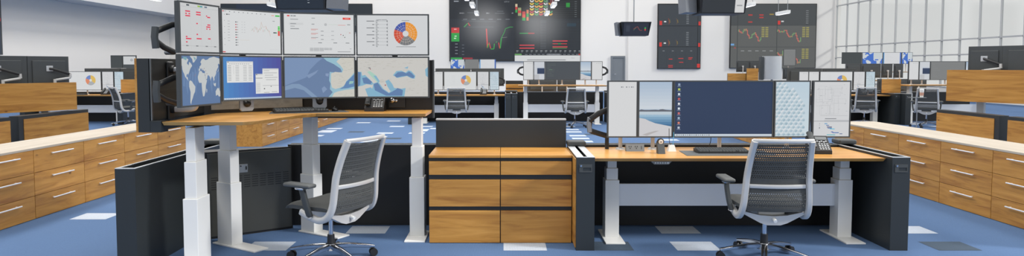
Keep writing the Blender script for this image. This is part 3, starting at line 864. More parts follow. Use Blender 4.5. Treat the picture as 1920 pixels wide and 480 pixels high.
# window wall on the right, one window per bay
rowz = [.55, 2.0, 2.66, 5.07, 7.7, 10.3, HW]
k = 0; y = YB-.05
first = None
while y > 2:
    y0, y1 = y-1.203, y
    k += 1
    if first is None:
        bm = nb(); n2 = .6015
        box(bm, .0, .09, -n2, -n2+.022, rowz[0], rowz[-1]); box(bm, .0, .09, n2-.022, n2, rowz[0], rowz[-1])
        for z in rowz: box(bm, -.03, .09, -n2+.022, n2-.022, max(rowz[0], z-.03), min(rowz[-1], z+.03))
        w = struct('window_%d' % k, bm, M['frame'])
        for a, b_ in zip(rowz, rowz[1:]):
            bm = nb(); box(bm, .04, .055, -n2+.022, n2-.022, a+.03, b_-.03); obj('pane', bm, M['pane'], w)
        first = w; w.location = (XR, (y0+y1)/2, 0)
    else:
        w = dup(first, (XR, (y0+y1)/2, 0)); w.name = 'window_%d' % k
    y = y0

# ---- side counters: drawer cabinets under a pale worktop
EDGE = [5.70+.78*k for k in range(6)]
ordl = ['nearest', 'second nearest', 'third nearest', 'fourth nearest', 'farthest']
def bank(x, face, ys, side, far):
    g = 'oak drawer cabinets under the %s %s worktop' % (side, 'far' if far else 'near')
    n = len(ys)-1
    base = None
    for k in range(n):
        pos = ('nearest' if k == 0 else 'farthest' if k == n-1 else ['', 'second', 'third', 'fourth', 'fifth', 'sixth', 'seventh', 'eighth'][k]+' nearest')
        lab = 'oak three-drawer cabinet under the %s %s pale worktop, %s of its row' % ('far' if far else 'near', side, pos)
        if base is None or (k == 1 and abs(ys[1]-ys[0]-.78) > .01): base = drawer_unit(lab, x, ys[k], ys[k+1], face, g)
        else: dup(base, (x, (ys[k]+ys[k+1])/2, 0), None, lab)
    bm = nb(); a, b_ = sorted((x+face*.004, x-face*.57)); box(bm, a, b_, ys[0]-.02, ys[-1]+.02, .6805, .702, .002)
    o = obj('worktop', bm, M['worktop'])
    tag(o, 'pale cream worktop on the %s row of oak drawer cabinets along the %s aisle' % ('far' if far else 'near', side), 'worktop')
bank(-4.60, 1, EDGE, 'left', False)
bank(4.78, -1, [5.26]+EDGE, 'right', False)
FE = [12.36+.78*k for k in range(10)]
bank(-4.50, 1, FE, 'left', True)
bank(4.80, -1, FE, 'right', True)

# ---- partition panels of the front bay
side_panel('tall charcoal partition panel at the front left, its end facing the camera', -2.80, -2.655, 4.76, 6.31, oak='left', latch=False, group='charcoal partition panels')
side_panel('charcoal partition panel with latch between the oak drawers and the right desk', .586, .735, 5.354, 6.19, oak='left', trimw=.06, group='charcoal partition panels')
side_panel('charcoal partition panel with latch at the right end of the right desk', 3.14, 3.285, 5.354, 6.33, group='charcoal partition panels')
def spine(label, x0, x1, y0, y1, h, mat='black'):
    t = thing('spine_wall', label, 'partition', ((x0+x1)/2, (y0+y1)/2, 0)); hx, hy = (x1-x0)/2, (y1-y0)/2
    bm = nb(); box(bm, -hx, hx, -hy, hy, 0, h-.008, .002); obj('panel_body', bm, M[mat], t)
    bm = nb(); box(bm, -hx, hx, -hy, -hy+.012, h-.008, h); box(bm, -hx, hx, hy-.012, hy, h-.008, h); obj('edge_trim', bm, M['mid'], t)
    bm = nb(); box(bm, -hx, hx, -hy+.012, hy-.012, h-.008, h-.004); obj('cable_tray', bm, M['black'], t)
    return t
spine('low black spine wall behind the left desk legs', -2.03, -.64, 6.225, 6.34, .767)
spine('low black spine wall behind the right desk', .745, 3.135, 6.225, 6.34, .767)

# ---- corner equipment cabinet with vents
ax, ay, bx, by = -2.565, 5.69, -1.955, 6.11
ang = math.atan2(by-ay, bx-ax); L = math.hypot(bx-ax, by-ay)
t = thing('equipment_cabinet', 'dark vented equipment cabinet set diagonally in the corner behind the left desk legs', 'cabinet', (ax, ay, 0), ang)
bm = nb(); prism(bm, [(0, .004), (L, .004), (L-.12, .07), (.0, .20)], 0, .76); obj('cabinet_body', bm, M['black'], t)
dm = pbr('brushed_dark_steel', (74, 75, 72), .34, .35, .06, 4)
bm = nb(); box(bm, .012, L-.012, -.01, .004, .02, .745, .003); d = obj('door', bm, dm, t)
bm = nb()
for c in range(10):
    for r in range(6): box(bm, .04+c*.068, .04+c*.068+.052, -.0115, -.0095, .43+r*.02, .437+r*.02)
obj('vent_slots', bm, M['black'], d)
bm = nb(); box(bm, .27, .345, -.016, -.01, .56, .635, .003); la = obj('latch_plate', bm, M['greymetal'], d)
bm = nb(); box(bm, .325, .337, -.02, -.016, .585, .615); cyl(bm, (.285, -.022, .62), (.285, -.016, .62), .006, n=10); obj('latch_slot', bm, M['soft'], la)

# ---- centre drawer cabinets
DZ = [(.584, .697), (.314, .541), (.004, .277)]
def front_unit(label, x0, x1):
    t = thing('drawer_cabinet', label, 'cabinet', ((x0+x1)/2, 5.86, 0), 0, 'centre oak drawer cabinets'); hx = (x1-x0)/2
    bm = nb(); box(bm, -hx, hx, -.255, .28, 0, .728); obj('carcass', bm, M['charcoal'], t)
    for a, b_ in DZ:
        bm = nb(); box(bm, -hx+.003, hx-.003, -.277, -.255, a, b_, .0015); obj('drawer', bm, M['oak_x'], t)
    bm = nb(); box(bm, -hx+.001, hx-.001, -.277, .28, .728, .75, .002); obj('top_board', bm, M['oak_x'], t)
    return t
front_unit('oak fronted drawer cabinet, left one of the pair in the centre', -.636, -.032)
front_unit('oak fronted drawer cabinet, right one of the pair beside the latch panel', -.03, .574)
t = thing('privacy_screen', 'charcoal privacy screen standing behind the centre oak drawer cabinets', 'screen', (-.03, 6.175, 0))
bm = nb(); box(bm, -.6, .605, -.03, .03, 0, 1.0, .002); obj('screen_board', bm, M['charcoal'], t)
bm = nb(); box(bm, -.6, .605, -.03, .03, 1.0, 1.014, .003); obj('top_trim', bm, M['trim'], t)

# ---- left standing desk
t = thing('standing_desk', 'raised corner standing desk with oak top, white lifting legs and charcoal screen', 'desk', (-1.6, 5.5, 0))
o_ = Vector((-1.6, 5.5))
def rel(ps): return [(p[0]-o_.x, p[1]-o_.y) for p in ps]
tp = [(-2.45, 4.76), (-1.87, 4.76), (-1.80, 4.86), (-1.66, 5.46), (-1.58, 5.60), (-.66, 5.60), (-.66, 6.095), (-1.845, 6.095), (-2.45, 5.655)]
bt = [(-2.45, 4.785), (-1.885, 4.785), (-1.82, 4.87), (-1.68, 5.475), (-1.59, 5.625), (-.665, 5.625), (-.665, 6.095), (-1.845, 6.095), (-2.45, 5.655)]
bm = nb(); prism(bm, rel(tp), 1.074, 1.10, rel(bt)); obj('desktop', bm, M['top_x'], t)
bm = nb(); prism(bm, rel([(-2.38, 4.98), (-2.2, 4.98), (-2.1, 5.60), (-1.75, 5.86), (-.74, 5.86), (-.74, 6.0), (-1.85, 6.0), (-2.38, 5.6)]), 1.05, 1.074); obj('underframe', bm, M['soft'], t)
column(t, -2.293+1.6, 4.925-5.5, (.53, .80, 1.05), 0, .107, .21, (-.30, .16))
column(t, -2.31+1.6, 5.553-5.5, (.53, .80, 1.05), math.radians(58), .105, .19, (-.40, .14))
column(t, -1.743+1.6, 5.98-5.5, (.53, .80, 1.05), math.radians(58), .105, .17, (-.40, .10))
column(t, -.762+1.6, 5.85-5.5, (.53, .80, 1.05), 0, .13, .15, (-.25, .12))
# charcoal screen around the desk: wing, diagonal, back
wing = nb(); box(wing, -2.62+1.6, -2.535+1.6, 4.76-5.5, 5.60-5.5, 1.025, 1.555, .002); box(wing, -2.535+1.6, -2.456+1.6, 4.76-5.5, 4.86-5.5, 1.025, 1.108, .002)
ws = obj('screen_wing', wing, M['charcoal'], t)
bm = nb(); box(bm, -2.535+1.6, -2.523+1.6, 4.775-5.5, 5.60-5.5, 1.11, 1.55); obj('screen_lining', bm, M['ash_y'], ws, label='charcoal grained lining')
bm = nb(); box(bm, -2.636+1.6, -2.62+1.6, 4.76-5.5, 5.60-5.5, 1.025, 1.555, .001); obj('oak_facing', bm, M['oak_y'], ws, label='oak outer board')
bm = nb(); box(bm, -2.527+1.6, -2.521+1.6, 4.76-5.5, 4.775-5.5, 1.11, 1.552); obj('edge_trim', bm, M['mid'], ws)
bm = nb(); prism(bm, rel([(-2.523, 5.60), (-1.845, 6.10), (-1.845, 6.16), (-2.62, 5.60)]), 1.025, 1.555); dg = obj('screen_diagonal', bm, M['ash_x'], t)
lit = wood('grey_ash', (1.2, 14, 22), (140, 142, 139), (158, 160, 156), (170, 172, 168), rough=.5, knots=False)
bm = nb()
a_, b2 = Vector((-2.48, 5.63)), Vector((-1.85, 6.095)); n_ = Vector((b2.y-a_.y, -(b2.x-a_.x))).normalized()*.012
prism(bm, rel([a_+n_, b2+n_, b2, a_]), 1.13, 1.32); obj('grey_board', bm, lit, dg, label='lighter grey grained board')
bm = nb(); box(bm, -1.845+1.6, -.645+1.6, 6.10-5.5, 6.16-5.5, 1.025, 1.555, .002); bk = obj('screen_back', bm, M['black'], t)
bm = nb(); box(bm, -.655+1.6, -.643+1.6, 6.096-5.5, 6.164-5.5, 1.025, 1.557); obj('edge_trim', bm, M['dark'], bk)

# monitor wall of the left desk: four columns, two rows
def arm_side(t, w, h, z0):
    """black spring arm with silver elbow cap folded out behind the left column, fixed to the wing"""
    zc = z0+h*.5
    bm = nb()
    sweep(bm, [(.0, .04, zc+.03), (-.13, .115, zc+.02), (-.235, .16, zc-.03)], .042, .03, (0, 0, 1), 8)
    sweep(bm, [(-.235, .16, zc-.10), (-.12, .19, zc-.14), (.02, .22, zc-.17)], .038, .03, (0, 0, 1), 8)
    a = obj('monitor_arm', bm, M['soft'], t, 45)
    bm = nb(); sweep(bm, [(-.24, .16, zc+.0), (-.248, .162, zc-.07), (-.24, .16, zc-.15)], .034, .045, (1, 0, 0), 10); obj('elbow_cap', bm, M['dark'], a, 45)
    bm = nb(); cyl(bm, (.02, .22, zc-.17), (.02, .29, zc-.17), .02, n=12); obj('wall_peg', bm, M['greymetal'], a, 40)
def arm_low(t, w, h, z0):
    bm = nb(); sweep(bm, [(0, .035, z0+h*.45), (0, .12, z0+h*.3), (0, .16, z0+.02), (0, .12, z0-.035)], .05, .035, (1, 0, 0), 8)
    a = obj('monitor_arm', bm, M['soft'], t, 45)
    bm = nb()
    extrude_xz(bm, [(-.06, z0-.005), (-.06, z0-.075), (-.045, z0-.092), (.045, z0-.092), (.06, z0-.075), (.06, z0-.005), (.035, z0-.005), (.028, z0-.04), (-.028, z0-.04), (-.035, z0-.005)], .09, .11)
    obj('mount_bracket', bm, M['greymetal'], a)
    bm = nb(); sphere(bm, (0, .085, z0-.03), .03); obj('ball_joint', bm, M['soft'], a, 60)
def arm_knob(t, w, h, z0):
    bm = nb(); sweep(bm, [(0, .035, z0+h*.45), (0, .13, z0+h*.3), (0, .19, z0-.03)], .05, .035, (1, 0, 0), 8)
    a = obj('monitor_arm', bm, M['soft'], t, 45)
    bm = nb(); box(bm, -.07, .08, .19, .205, z0-.1, z0+.02, .004); obj('mount_bracket', bm, M['soft'], a)
    bm = nb(); sphere(bm, (-.03, .165, z0-.03), .026); sphere(bm, (.005, .16, z0-.035), .014); obj('ball_joint', bm, M['chrome'], a, 60)
def arm_up(t, w, h, z0):
    bm = nb(); sweep(bm, [(0, .035, z0+h*.45), (0, .13, z0+h*.2), (0, .17, z0-.1)], .05, .035, (1, 0, 0), 8)
    obj('monitor_arm', bm, M['soft'], t, 45)
cols = [((-2.262, 4.63), (-2.168, 5.075)), ((-2.225, 5.235), (-1.882, 5.645)), ((-1.872, 5.652), (-1.300, 5.845)), ((-1.292, 5.85), (-.656, 5.88))]
names = [('first', 'beside the wing'), ('second', ''), ('third', ''), ('rightmost', '')]
tops = [(p_red, 'red tick marks on pale schedule columns'), (p_chart, 'a pale line chart with green and red price tags'), (p_table, 'a white form with red button'), (p_donut, 'a large multicoloured ring chart')]
lows = [(p_world, 'a world map'), (p_windows, 'white windows over a blue desktop'), (p_atlantic, 'a sea map with land at its right'), (p_blacksea, 'a map of inland seas')]
for k, ((x0, y0), (x1, y1)) in enumerate(cols):
    cx, cy = (x0+x1)/2, (y0+y1)/2; w = math.hypot(x1-x0, y1-y0); rz = math.atan2(y1-y0, x1-x0)
    g = 'monitors of the left standing desk'
    monitor('monitor showing %s, upper row at left' % tops[k][1], w-.004, .362, tops[k][0], (cx, cy, 1.592), rz, 0, None, g, arm=arm_side if k == 0 else arm_up)
    monitor('monitor showing %s, lower row at left' % lows[k][1], w-.004, .362 if k else .375, lows[k][0], (cx, cy, 1.222 if k else 1.21), rz, 0, None, g, arm=(arm_side, arm_low, arm_low, arm_knob)[k])
# pipe posts that carry the arms on the wing
for z, lab in ((1.475, 'straight grey pipe post high on the wing panel behind the left monitors'), (1.175, 'grey pipe post with elbow low on the wing panel behind the left monitors')):
    t = thing('arm_post', lab, 'bracket', (-2.523, 5.02, z), 0, 'pipe posts on the wing panel')
    bm = nb(); box(bm, 0, .02, -.045, .045, -.085, .06, .01); obj('mount_plate', bm, M['soft'], t)
    bm = nb(); cyl(bm, (.02, 0, 0), (.045, 0, 0), .03, n=16); obj('collar', bm, M['soft'], t, 40)
    bm = nb()
    if z < 1.3: sweep(bm, smoothpts([(.04, 0, 0), (.13, 0, 0), (.185, 0, .008), (.2, 0, .04), (.2, 0, .05)], 4), .04, .04, (0, 1, 0), 12)
    else: sweep(bm, [(.04, 0, 0), (.14, 0, 0), (.16, 0, 0)], .036, .036, (0, 1, 0), 12)
    obj('pipe', bm, M['trim'], t, 50)

# ---- right desk and its five monitors
sit_desk('oak topped desk with grey crossbeam at the front right', .745, 3.13, 5.43, 6.19, .745, (.513, .615), (.94, 2.965), control=1.30, beam=(.275, .47))
def five(x0s, y, zb, zt, lab, deskz, fns, group, zero=0):
    return [monitor('monitor showing %s %s' % (ds, lab), b_-a, zt-zb, fn, ((a+b_)/2, y, deskz), 0, zb-deskz, 'pole', group) for (a, b_), (fn, ds) in zip(x0s, fns)]
XS = [(.922, 1.193), (1.195, 1.508), (1.512, 2.404), (2.41, 2.732), (2.752, 3.092)]
FR = five(XS, 5.95, .862, 1.372, 'over the front right desk', .745,
     [(p_blank, 'a blank white page'), (p_lake, 'a snowy lake'), (p_desktop, 'a plain navy desktop with icons'), (p_facade, 'a scaly glass facade'), (p_plan, 'a floor plan over a bar schedule')], 'monitors of the front right desk')
# folded arm sticking out at the left of that row
bm = nb(); sweep(bm, [(.04, 0, .36), (-.04, -.01, .33), (-.115, 0, .275)], .05, .036, (0, 0, 1), 8); sweep(bm, [(-.115, 0, .275), (-.122, .01, .22), (-.12, .02, .17)], .04, .036, (1, 0, 0), 8); sweep(bm, [(-.12, .02, .17), (-.03, .03, .14), (.04, .03, .12)], .05, .036, (0, 0, 1), 8)
sweep(bm, [(.04, .03, .0), (.04, .03, .14)], .035, .035, (1, 0, 0), 10)
t = obj('folded_arm', bm, M['soft'], FR[0], 45, label='black folded arm'); t.location = (.9-FR[0].location.x, 6.03-5.95, 0)
bm = nb(); sweep(bm, [(-.118, .008, .29), (-.128, .01, .22), (-.12, .01, .155)], .045, .045, (1, 0, 0), 10); obj('elbow_cap', bm, M['greymetal'], t, 45)

def keyboard(label, loc, rz):
    t = thing('keyboard', label, 'keyboard', loc, rz)
    w, d = .45, .15
    bm = nb(); extrude_yz(bm, [(-d/2, .0), (d/2, .0), (d/2, .032), (-d/2, .014)], -w/2, w/2); obj('keyboard_body', bm, M['soft'], t)
    bm = nb()
    for r in range(6):
        y = -d/2+.014+r*.0225; z = .016+(y+d/2)*.12
        if r == 0: ks = [(-.21+.028*i, .024) for i in range(3)]+[(-.125, .11)]+[(-.01+.028*i, .024) for i in range(4)]+[(.13+.024*i, .02) for i in range(4)]
        else: ks = [(-.215+.0235*i, .0195) for i in range(18)]
        for x, kw in ks: box(bm, x, x+kw, y-.008, y+.0085, z-.004, z+.007)
    obj('keycaps', bm, M['keys'], t)
    return t
def phone(label, loc, rz):
    t = thing('desk_phone', label, 'phone', loc, rz)
    bm = nb(); extrude_yz(bm, [(-.085, 0), (.085, 0), (.085, .135), (.06, .145), (-.085, .03)], -.075, .095); obj('phone_body', bm, M['soft'], t)
    def onface(u, v): return (u, -.085+.145*v-.0, .03+.115*v)   # v: 0 front, 1 top of the sloped face
    F = Matrix.Translation((0, -.085, .03)) @ Matrix.Rotation(math.atan2(.115, .145), 4, 'X')
    bm = nb(); box(bm, -.012, .082, .132, .168, .0, .004, mat=F); obj('display', bm, M['mid'], t)
    bm = nb()
    for r in range(4):
        for c in range(4): box(bm, .0+c*.022, .014+c*.022, .014+r*.02, .024+r*.02, 0, .005, mat=F)
    for c in range(5): box(bm, -.008+c*.018, .004+c*.018, .108-(.01 if c in (1, 3) else 0), .12-(.01 if c in (1, 3) else 0), 0, .005, mat=F)
    obj('buttons', bm, M['trim'], t)
    bm = nb(); sweep(bm, smoothpts([(-.05, -.075, .06), (-.05, -.06, .078), (-.05, .0, .118), (-.05, .055, .165), (-.05, .07, .16)], 3), .045, .034, (1, 0, 0), 8, taper=None)
    obj('handset', bm, M['dark'], t, 45)
    return t
def mouse(label, loc, rz):
    t = thing('computer_mouse', label, 'mouse', loc, rz)
    bm = nb(); sphere(bm, (0, 0, .012), .03, (1, 1.75, .75), 16)
    bmesh.ops.bisect_plane(bm, geom=bm.verts[:]+bm.edges[:]+bm.faces[:], plane_co=(0, 0, 0), plane_no=(0, 0, -1), clear_outer=True)
    bmesh.ops.holes_fill(bm, edges=bm.edges[:], sides=0)
    obj('mouse_body', bm, M['soft'], t, 50)
    bm = nb(); cyl(bm, (-.004, .03, .0325), (.004, .03, .0325), .006, n=12); obj('scroll_wheel', bm, M['mid'], t, 40)
def desk_mat(label, loc, rz, w, d):
    bm = nb(); prism(bm, [(-w/2, -d/2), (w/2, -d/2), (w/2-.02, d/2), (-w/2+.02, d/2)], 0, .003)
    o = obj('desk_mat', bm, M['mat']); o.location = loc; o.rotation_euler = (0, 0, rz); tag(o, label, 'mat')
desk_mat('dark grey desk mat under the keyboard on the right desk', (1.93, 5.75, .7452), 0, .78, .34)
keyboard('dark keyboard on the grey mat on the right desk', (1.90, 5.79, .7485), 0)
phone('black desk phone at the right end of the right desk', (2.725, 5.77, .745), -.12)
desk_mat('dark desk mat under the keyboard on the raised left desk', (-1.70, 5.80, 1.1002), math.radians(20), .66, .26)
keyboard('dark keyboard on the raised left desk', (-1.76, 5.76, 1.1034), math.radians(26))
mouse('dark mouse on the raised left desk beside the keyboard', (-1.50, 5.90, 1.1034), .3)
phone('black desk phone on the raised left desk below the inland seas map', (-1.16, 5.95, 1.10), .05)
# power box
t = thing('power_box', 'grey desktop power box with two outlets on the right desk', 'power outlet', (1.165, 5.90, .745))
bm = nb(); extrude_yz(bm, [(-.025, 0), (.04, 0), (.04, .05), (-.005, .062)], -.08, .08); obj('box_body', bm, M['mid'], t)
F = Matrix.Translation((0, -.025, 0)) @ Matrix.Rotation(math.atan2(.062, .02), 4, 'X')
for k, x in enumerate((-.045, .01)):
    bm = nb()
    for dx, dz in ((-.009, .044), (.009, .044), (0, .028)): box(bm, x+dx-.003, x+dx+.003, dz-.005, dz+.005, 0, .0015, mat=F)
    obj('outlet', bm, M['soft'], t)
bm = nb(); box(bm, .052, .058, .02, .05, 0, .0015, mat=F); obj('data_port', bm, M['dark'], t)
# handset charger
t = thing('headset_dock', 'upright dark grey dock with round white dial on the right desk', 'dock', (1.357, 5.73, .745), .05)
bm = nb(); extrude_yz(bm, [(-.03, 0), (.04, 0), (.045, .1), (.02, .108)], -.03, .03); obj('dock_body', bm, M['dark'], t)
bm = nb(); cyl(bm, (0, .012, .1), (0, .026, .104), .03, n=24); k_ = obj('dial_ring', bm, M['soft'], t, 40)
bm = nb(); cyl(bm, (0, .004, .1), (0, .014, .103), .02, n=24); obj('dial_face', bm, M['white'], k_, 40)
bm = nb(); cyl(bm, (0, .0, .1), (0, .005, .101), .006, n=12); obj('dial_centre', bm, M['mid'], k_, 40)
# white cable hub
t = thing('cable_hub', 'small white wedge cable hub with blue lead on the right desk', 'hub', (1.49, 5.90, .745))
bm = nb(); prism(bm, [(-.022, -.02), (.022, -.02), (.022, .02), (-.022, .02)], .0, .055, [(-.036, -.03), (.036, -.03), (.036, .03), (-.036, .03)]); obj('hub_body', bm, M['white'], t)
bm = nb(); sweep(bm, smoothpts([(.012, 0, .054), (.018, .01, .1), (.025, .03, .16), (.024, .05, .22)], 4), .005, .005, (1, 0, 0), 6); obj('blue_lead', bm, pbr('blue_rubber', (70, 150, 190), .5), t, 50, label='blue lead')
bm = nb(); sweep(bm, smoothpts([(-.012, 0, .054), (-.018, .01, .1), (-.016, .03, .2)], 4), .005, .005, (1, 0, 0), 6); obj('black_lead', bm, M['soft'], t, 50, label='black lead')
bm = nb(); sweep(bm, smoothpts([(1.855, 6.02, .748), (1.86, 6.0, .79), (1.87, 6.0, .83), (1.87, 6.0, .855)], 4), .006, .006, (1, 0, 0), 6)
tag(obj('cable', bm, M['soft'], None, 50), 'thin black cable hanging below the navy desktop monitor', 'cable')

# ---- chairs
CG = 'mesh backed office chairs'
c0 = make_chair('silver framed mesh office chair in front of the right desk, at the frame bottom', (2.015, 5.10, 0), math.radians(-2.5), CG)
dup(c0, (-1.335, 5.08, 0), math.radians(62), 'silver framed mesh office chair turned towards the raised left desk')

# ================================================================== rows behind
def back_spine(label, x0, x1, y, h=.8): spine(label, x0, x1, y, y+.12, h)
PAST = lambda w, h: p_donut(w, h, True)
def p_soft(w, h): return p_donut(w, h, True)
SETA = [(p_blank, 'an empty page'), (p_blank, 'a nearly empty white page'), (p_soft, 'a soft coloured ring chart'), (p_plan, 'a faint plan'), (p_facade, 'a blue scaly facade')]
def sit_unit(dx, where, with_left=True, n0=0):
    g = 'back row sitting desk monitors %s' % where
    sit_desk('oak topped sitting desk in the back row, %s' % where, -2.32+dx, .02+dx, 17.25, 18.0, .745, (.513, .615), (-2.1+dx, -.2+dx), 'back row sitting desks')
    xs = [(-2.16, -1.90), (-1.90, -1.62), (-1.60, -.73), (-.71, -.40), (-.385, -.13)]
    ms = five([(a+dx, b_+dx) for a, b_ in xs][n0:], 17.75, .86, 1.36, 'on the back row sitting desk %s' % where, .745, SETA[n0:], g)
    side_panel('charcoal partition panel at the left end of the back row sitting desk %s' % where, -2.47+dx, -2.335+dx, 17.1, 18.1, .78, group='back row partition panels')
    side_panel('charcoal partition panel at the right end of the back row sitting desk %s' % where, .035+dx, .185+dx, 17.1, 18.1, .80, group='back row partition panels')
    back_spine('black spine wall behind the back row sitting desk %s' % where, -2.32+dx, .03+dx, 18.12)
    # backs of the facing row seen as a dark line above
    for q, (a, b_) in enumerate(((-1.95, -.95), (-.93, .0))):
        monitor('dark monitor turned away above the back row sitting desk %s, %s one' % (where, ('left', 'right')[q]), b_-a, .5, None, ((a+b_)/2+dx, 19.0, .745), PI, .19, 'pole', 'monitors facing away in the back row %s' % where)
    sit_desk('oak desk facing away behind the back row sitting desk %s' % where, -2.32+dx, .02+dx, 18.6, 19.35, .745, (.513, .615), (-2.1+dx, -.2+dx), 'desks facing away in the back row')
    return ms
W = ['in the middle', 'at the left', 'at the right']
SI = sit_unit(0, W[0], n0=1); sit_unit(-9.98, W[1], n0=1); sit_unit(10.0, W[2], n0=0)
for dx, w in zip((0, -9.98, 10.0), W):
    phone('small black desk phone on the back row sitting desk %s' % w, (-.55+dx, 17.6, .745), -.1)
    keyboard('keyboard on the back row sitting desk %s' % w, (-1.2+dx, 17.45, .745), 0)
# standing desks of the back row
SETB = [(p_blank, 'an empty pale page'), (p_split, 'a dark block'), (p_code, 'dark code lines'), (p_lake, 'a snowy lake'), (p_blank, 'a bare white page')]
SETC = [(p_blank, 'an empty pale page'), (p_split, 'a dark block'), (p_grey, 'plain grey lines'), (p_lake, 'a snowy lake'), (p_blank, 'a bare white page')]
def stand_unit(dx, where, z, st):
    sit_desk('raised oak topped standing desk in the back row, %s' % where, .37+dx, 2.62+dx, 16.95, 17.7, z, (.55, .80), (.56+dx, 2.42+dx), 'back row standing desks', beam=(.3, .507))
    xs = [(.50, .765), (.77, 1.055), (1.06, 1.965), (1.97, 2.26), (2.265, 2.55)]
    ms = five([(a+dx, b_+dx) for a, b_ in xs], 17.3, 1.14, 1.625, 'on the back row standing desk %s' % where, z, st, 'back row standing desk monitors %s' % where)
    back_spine('black spine wall behind the back row standing desk %s' % where, .36+dx, 2.7+dx, 18.12)
    sit_desk('oak desk facing away behind the back row standing desk %s' % where, .62+dx, 2.6+dx, 18.6, 19.35, .745, (.513, .615), (.85+dx, 2.4+dx), 'desks facing away in the back row')
    for q, (a, b_) in enumerate(((.66, 1.5), (1.52, 2.05))):
        monitor('dark monitor turned away behind the back row standing desk %s, %s one' % (where, ('left', 'right')[q]), b_-a, .36, None, ((a+b_)/2+dx, 19.0, .745), PI, .03, 'pole', 'monitors facing away in the back row %s' % where)
    return ms
ST = stand_unit(0, W[0], 1.01, SETB); stand_unit(9.98, W[2], 1.02, SETC)
side_panel('charcoal partition panel at the left end of the middle standing desk', .195, .345, 17.1, 18.1, .80, group='back row partition panels')
side_panel('charcoal partition panel at the right end of the middle standing desk', 2.72, 2.86, 17.1, 18.1, .80, group='back row partition panels')
side_panel('charcoal partition panel at the left end of the right standing desk', 10.195, 10.335, 16.9, 17.7, .80, group='back row partition panels')
# folded arms at the end of back row monitors
def elbow(mon, loc, s):
    bm = nb(); sweep(bm, [(0, 0, .08), (s*.09, 0, .05), (s*.13, 0, 0)], .05, .04, (0, 0, 1), 8); sweep(bm, [(s*.13, .02, -.06), (s*.07, .02, -.11), (0, .02, -.13)], .05, .04, (0, 0, 1), 8)
    sweep(bm, [(s*.13, 0, 0), (s*.13, .02, -.06)], .04, .04, (1, 0, 0), 8)
    t = obj('folded_arm', bm, M['soft'], mon, 45, label='black folded arm'); t.location = Vector(loc)-mon.location
    bm = nb(); sweep(bm, [(s*.135, .01, .02), (s*.145, .01, -.03), (s*.135, .01, -.09)], .045, .05, (1, 0, 0), 8); obj('elbow_cap', bm, M['dark'], t, 45)
elbow(ST[0], (.50, 17.34, 1.40), -1); elbow(ST[-1], (2.55, 17.34, 1.40), 1); elbow(SI[-1], (-.13, 17.79, 1.12), 1)
# back row chairs
for x, y, a, lab in ((-1.19, 16.75, 2, 'small office chair at the back row sitting desk in the middle'), (1.74, 16.35, 0, 'small office chair at the raised back row desk in the middle'),
                     (-9.55, 16.9, -40, 'small office chair turned right near the oak edge of the left wing'), (9.15, 16.9, -22, 'office chair half hidden behind the floor plan monitor'),
                     (10.38, 16.35, -30, 'office chair behind the paper cup at the right back')):
    dup(c0, (x, y, 0), math.radians(a), lab)
# oak drawer stack between the middle desks
t = thing('oak_shelf', 'oak shelf unit between the two middle back row desks', 'shelf', (.25, 19.2, 0))
bm = nb(); box(bm, -.2, .3, -.25, .25, 0, .98, .003); obj('shelf_body', bm, M['oak_x'], t)
bm = nb()
for z in (.62, .74, .86): box(bm, -.19, .29, -.262, -.25, z, z+.018)
obj('shelf_gap', bm, M['black'], t)
bm = nb(); box(bm, -.2, .3, .0, .25, .98, 1.08, .003); obj('back_ledge', bm, M['charcoal'], t)
# paper cup on its small side table
t = thing('side_table', 'slim grey side table behind the chair at the right back', 'table', (9.9, 15.95, 0))
bm = nb(); box(bm, -.17, .17, -.09, .09, .74, .756, .003); obj('table_top', bm, M['mid'], t)
bm = nb(); cyl(bm, (0, 0, .012), (0, 0, .74), .012, n=10); obj('pole', bm, M['greymetal'], t, 40)
bm = nb(); cyl(bm, (0, 0, 0), (0, 0, .014), .13, .12, n=24); obj('base_plate', bm, M['mid'], t, 40)
t = thing('paper_cup', 'white paper coffee cup with pale sleeve in front of an office chair', 'cup', (10.0, 15.95, .756))
bm = nb(); cyl(bm, (0, 0, 0), (0, 0, .17), .036, .048, n=24); obj('cup_body', bm, M['cup'], t, 40)
bm = nb(); cyl(bm, (0, 0, .04), (0, 0, .115), .0405, .0455, n=24, caps=False); obj('sleeve', bm, M['sleeve'], t, 40)
bm = nb(); cyl(bm, (0, 0, .168), (0, 0, .18), .052, .051, n=24); cyl(bm, (0, 0, .18), (0, 0, .2), .046, .042, n=24); obj('lid', bm, M['white'], t, 40)

# ---- neighbouring raised stations left and right (backs in oak)
def oak_partition(label, x, y0, y1, face, group):
    t = thing('partition_panel', label, 'partition', (x, (y0+y1)/2, 0), 0, group); hy = (y1-y0)/2
    bm = nb(); a, b_ = sorted((0, -face*.14)); box(bm, a, b_, -hy, hy, 0, .767, .003); obj('panel_body', bm, M['charcoal'], t)
    bm = nb(); a, b_ = sorted((0, face*.008)); box(bm, a, b_, -hy+.1, hy-.012, .03, .715, .001); obj('oak_facing', bm, M['oak_y'], t, label='oak facing board')
    return t
oak_partition('low oak faced partition beyond the left worktop, its whole board in view', -7.1, 9.72, 11.36, 1, 'oak faced partitions beyond the left worktop')
oak_partition('low oak faced partition beyond the left worktop, cut by the left photo edge', -7.1, 7.7, 9.56, 1, 'oak faced partitions beyond the left worktop')
oak_partition('low oak faced partition beyond the right worktop, its whole board in view', 7.35, 9.86, 11.3, -1, 'oak faced partitions beyond the right worktop')
oak_partition('low oak faced partition beyond the right worktop, cut by the right photo edge', 7.35, 8.2, 9.7, -1, 'oak faced partitions beyond the right worktop')
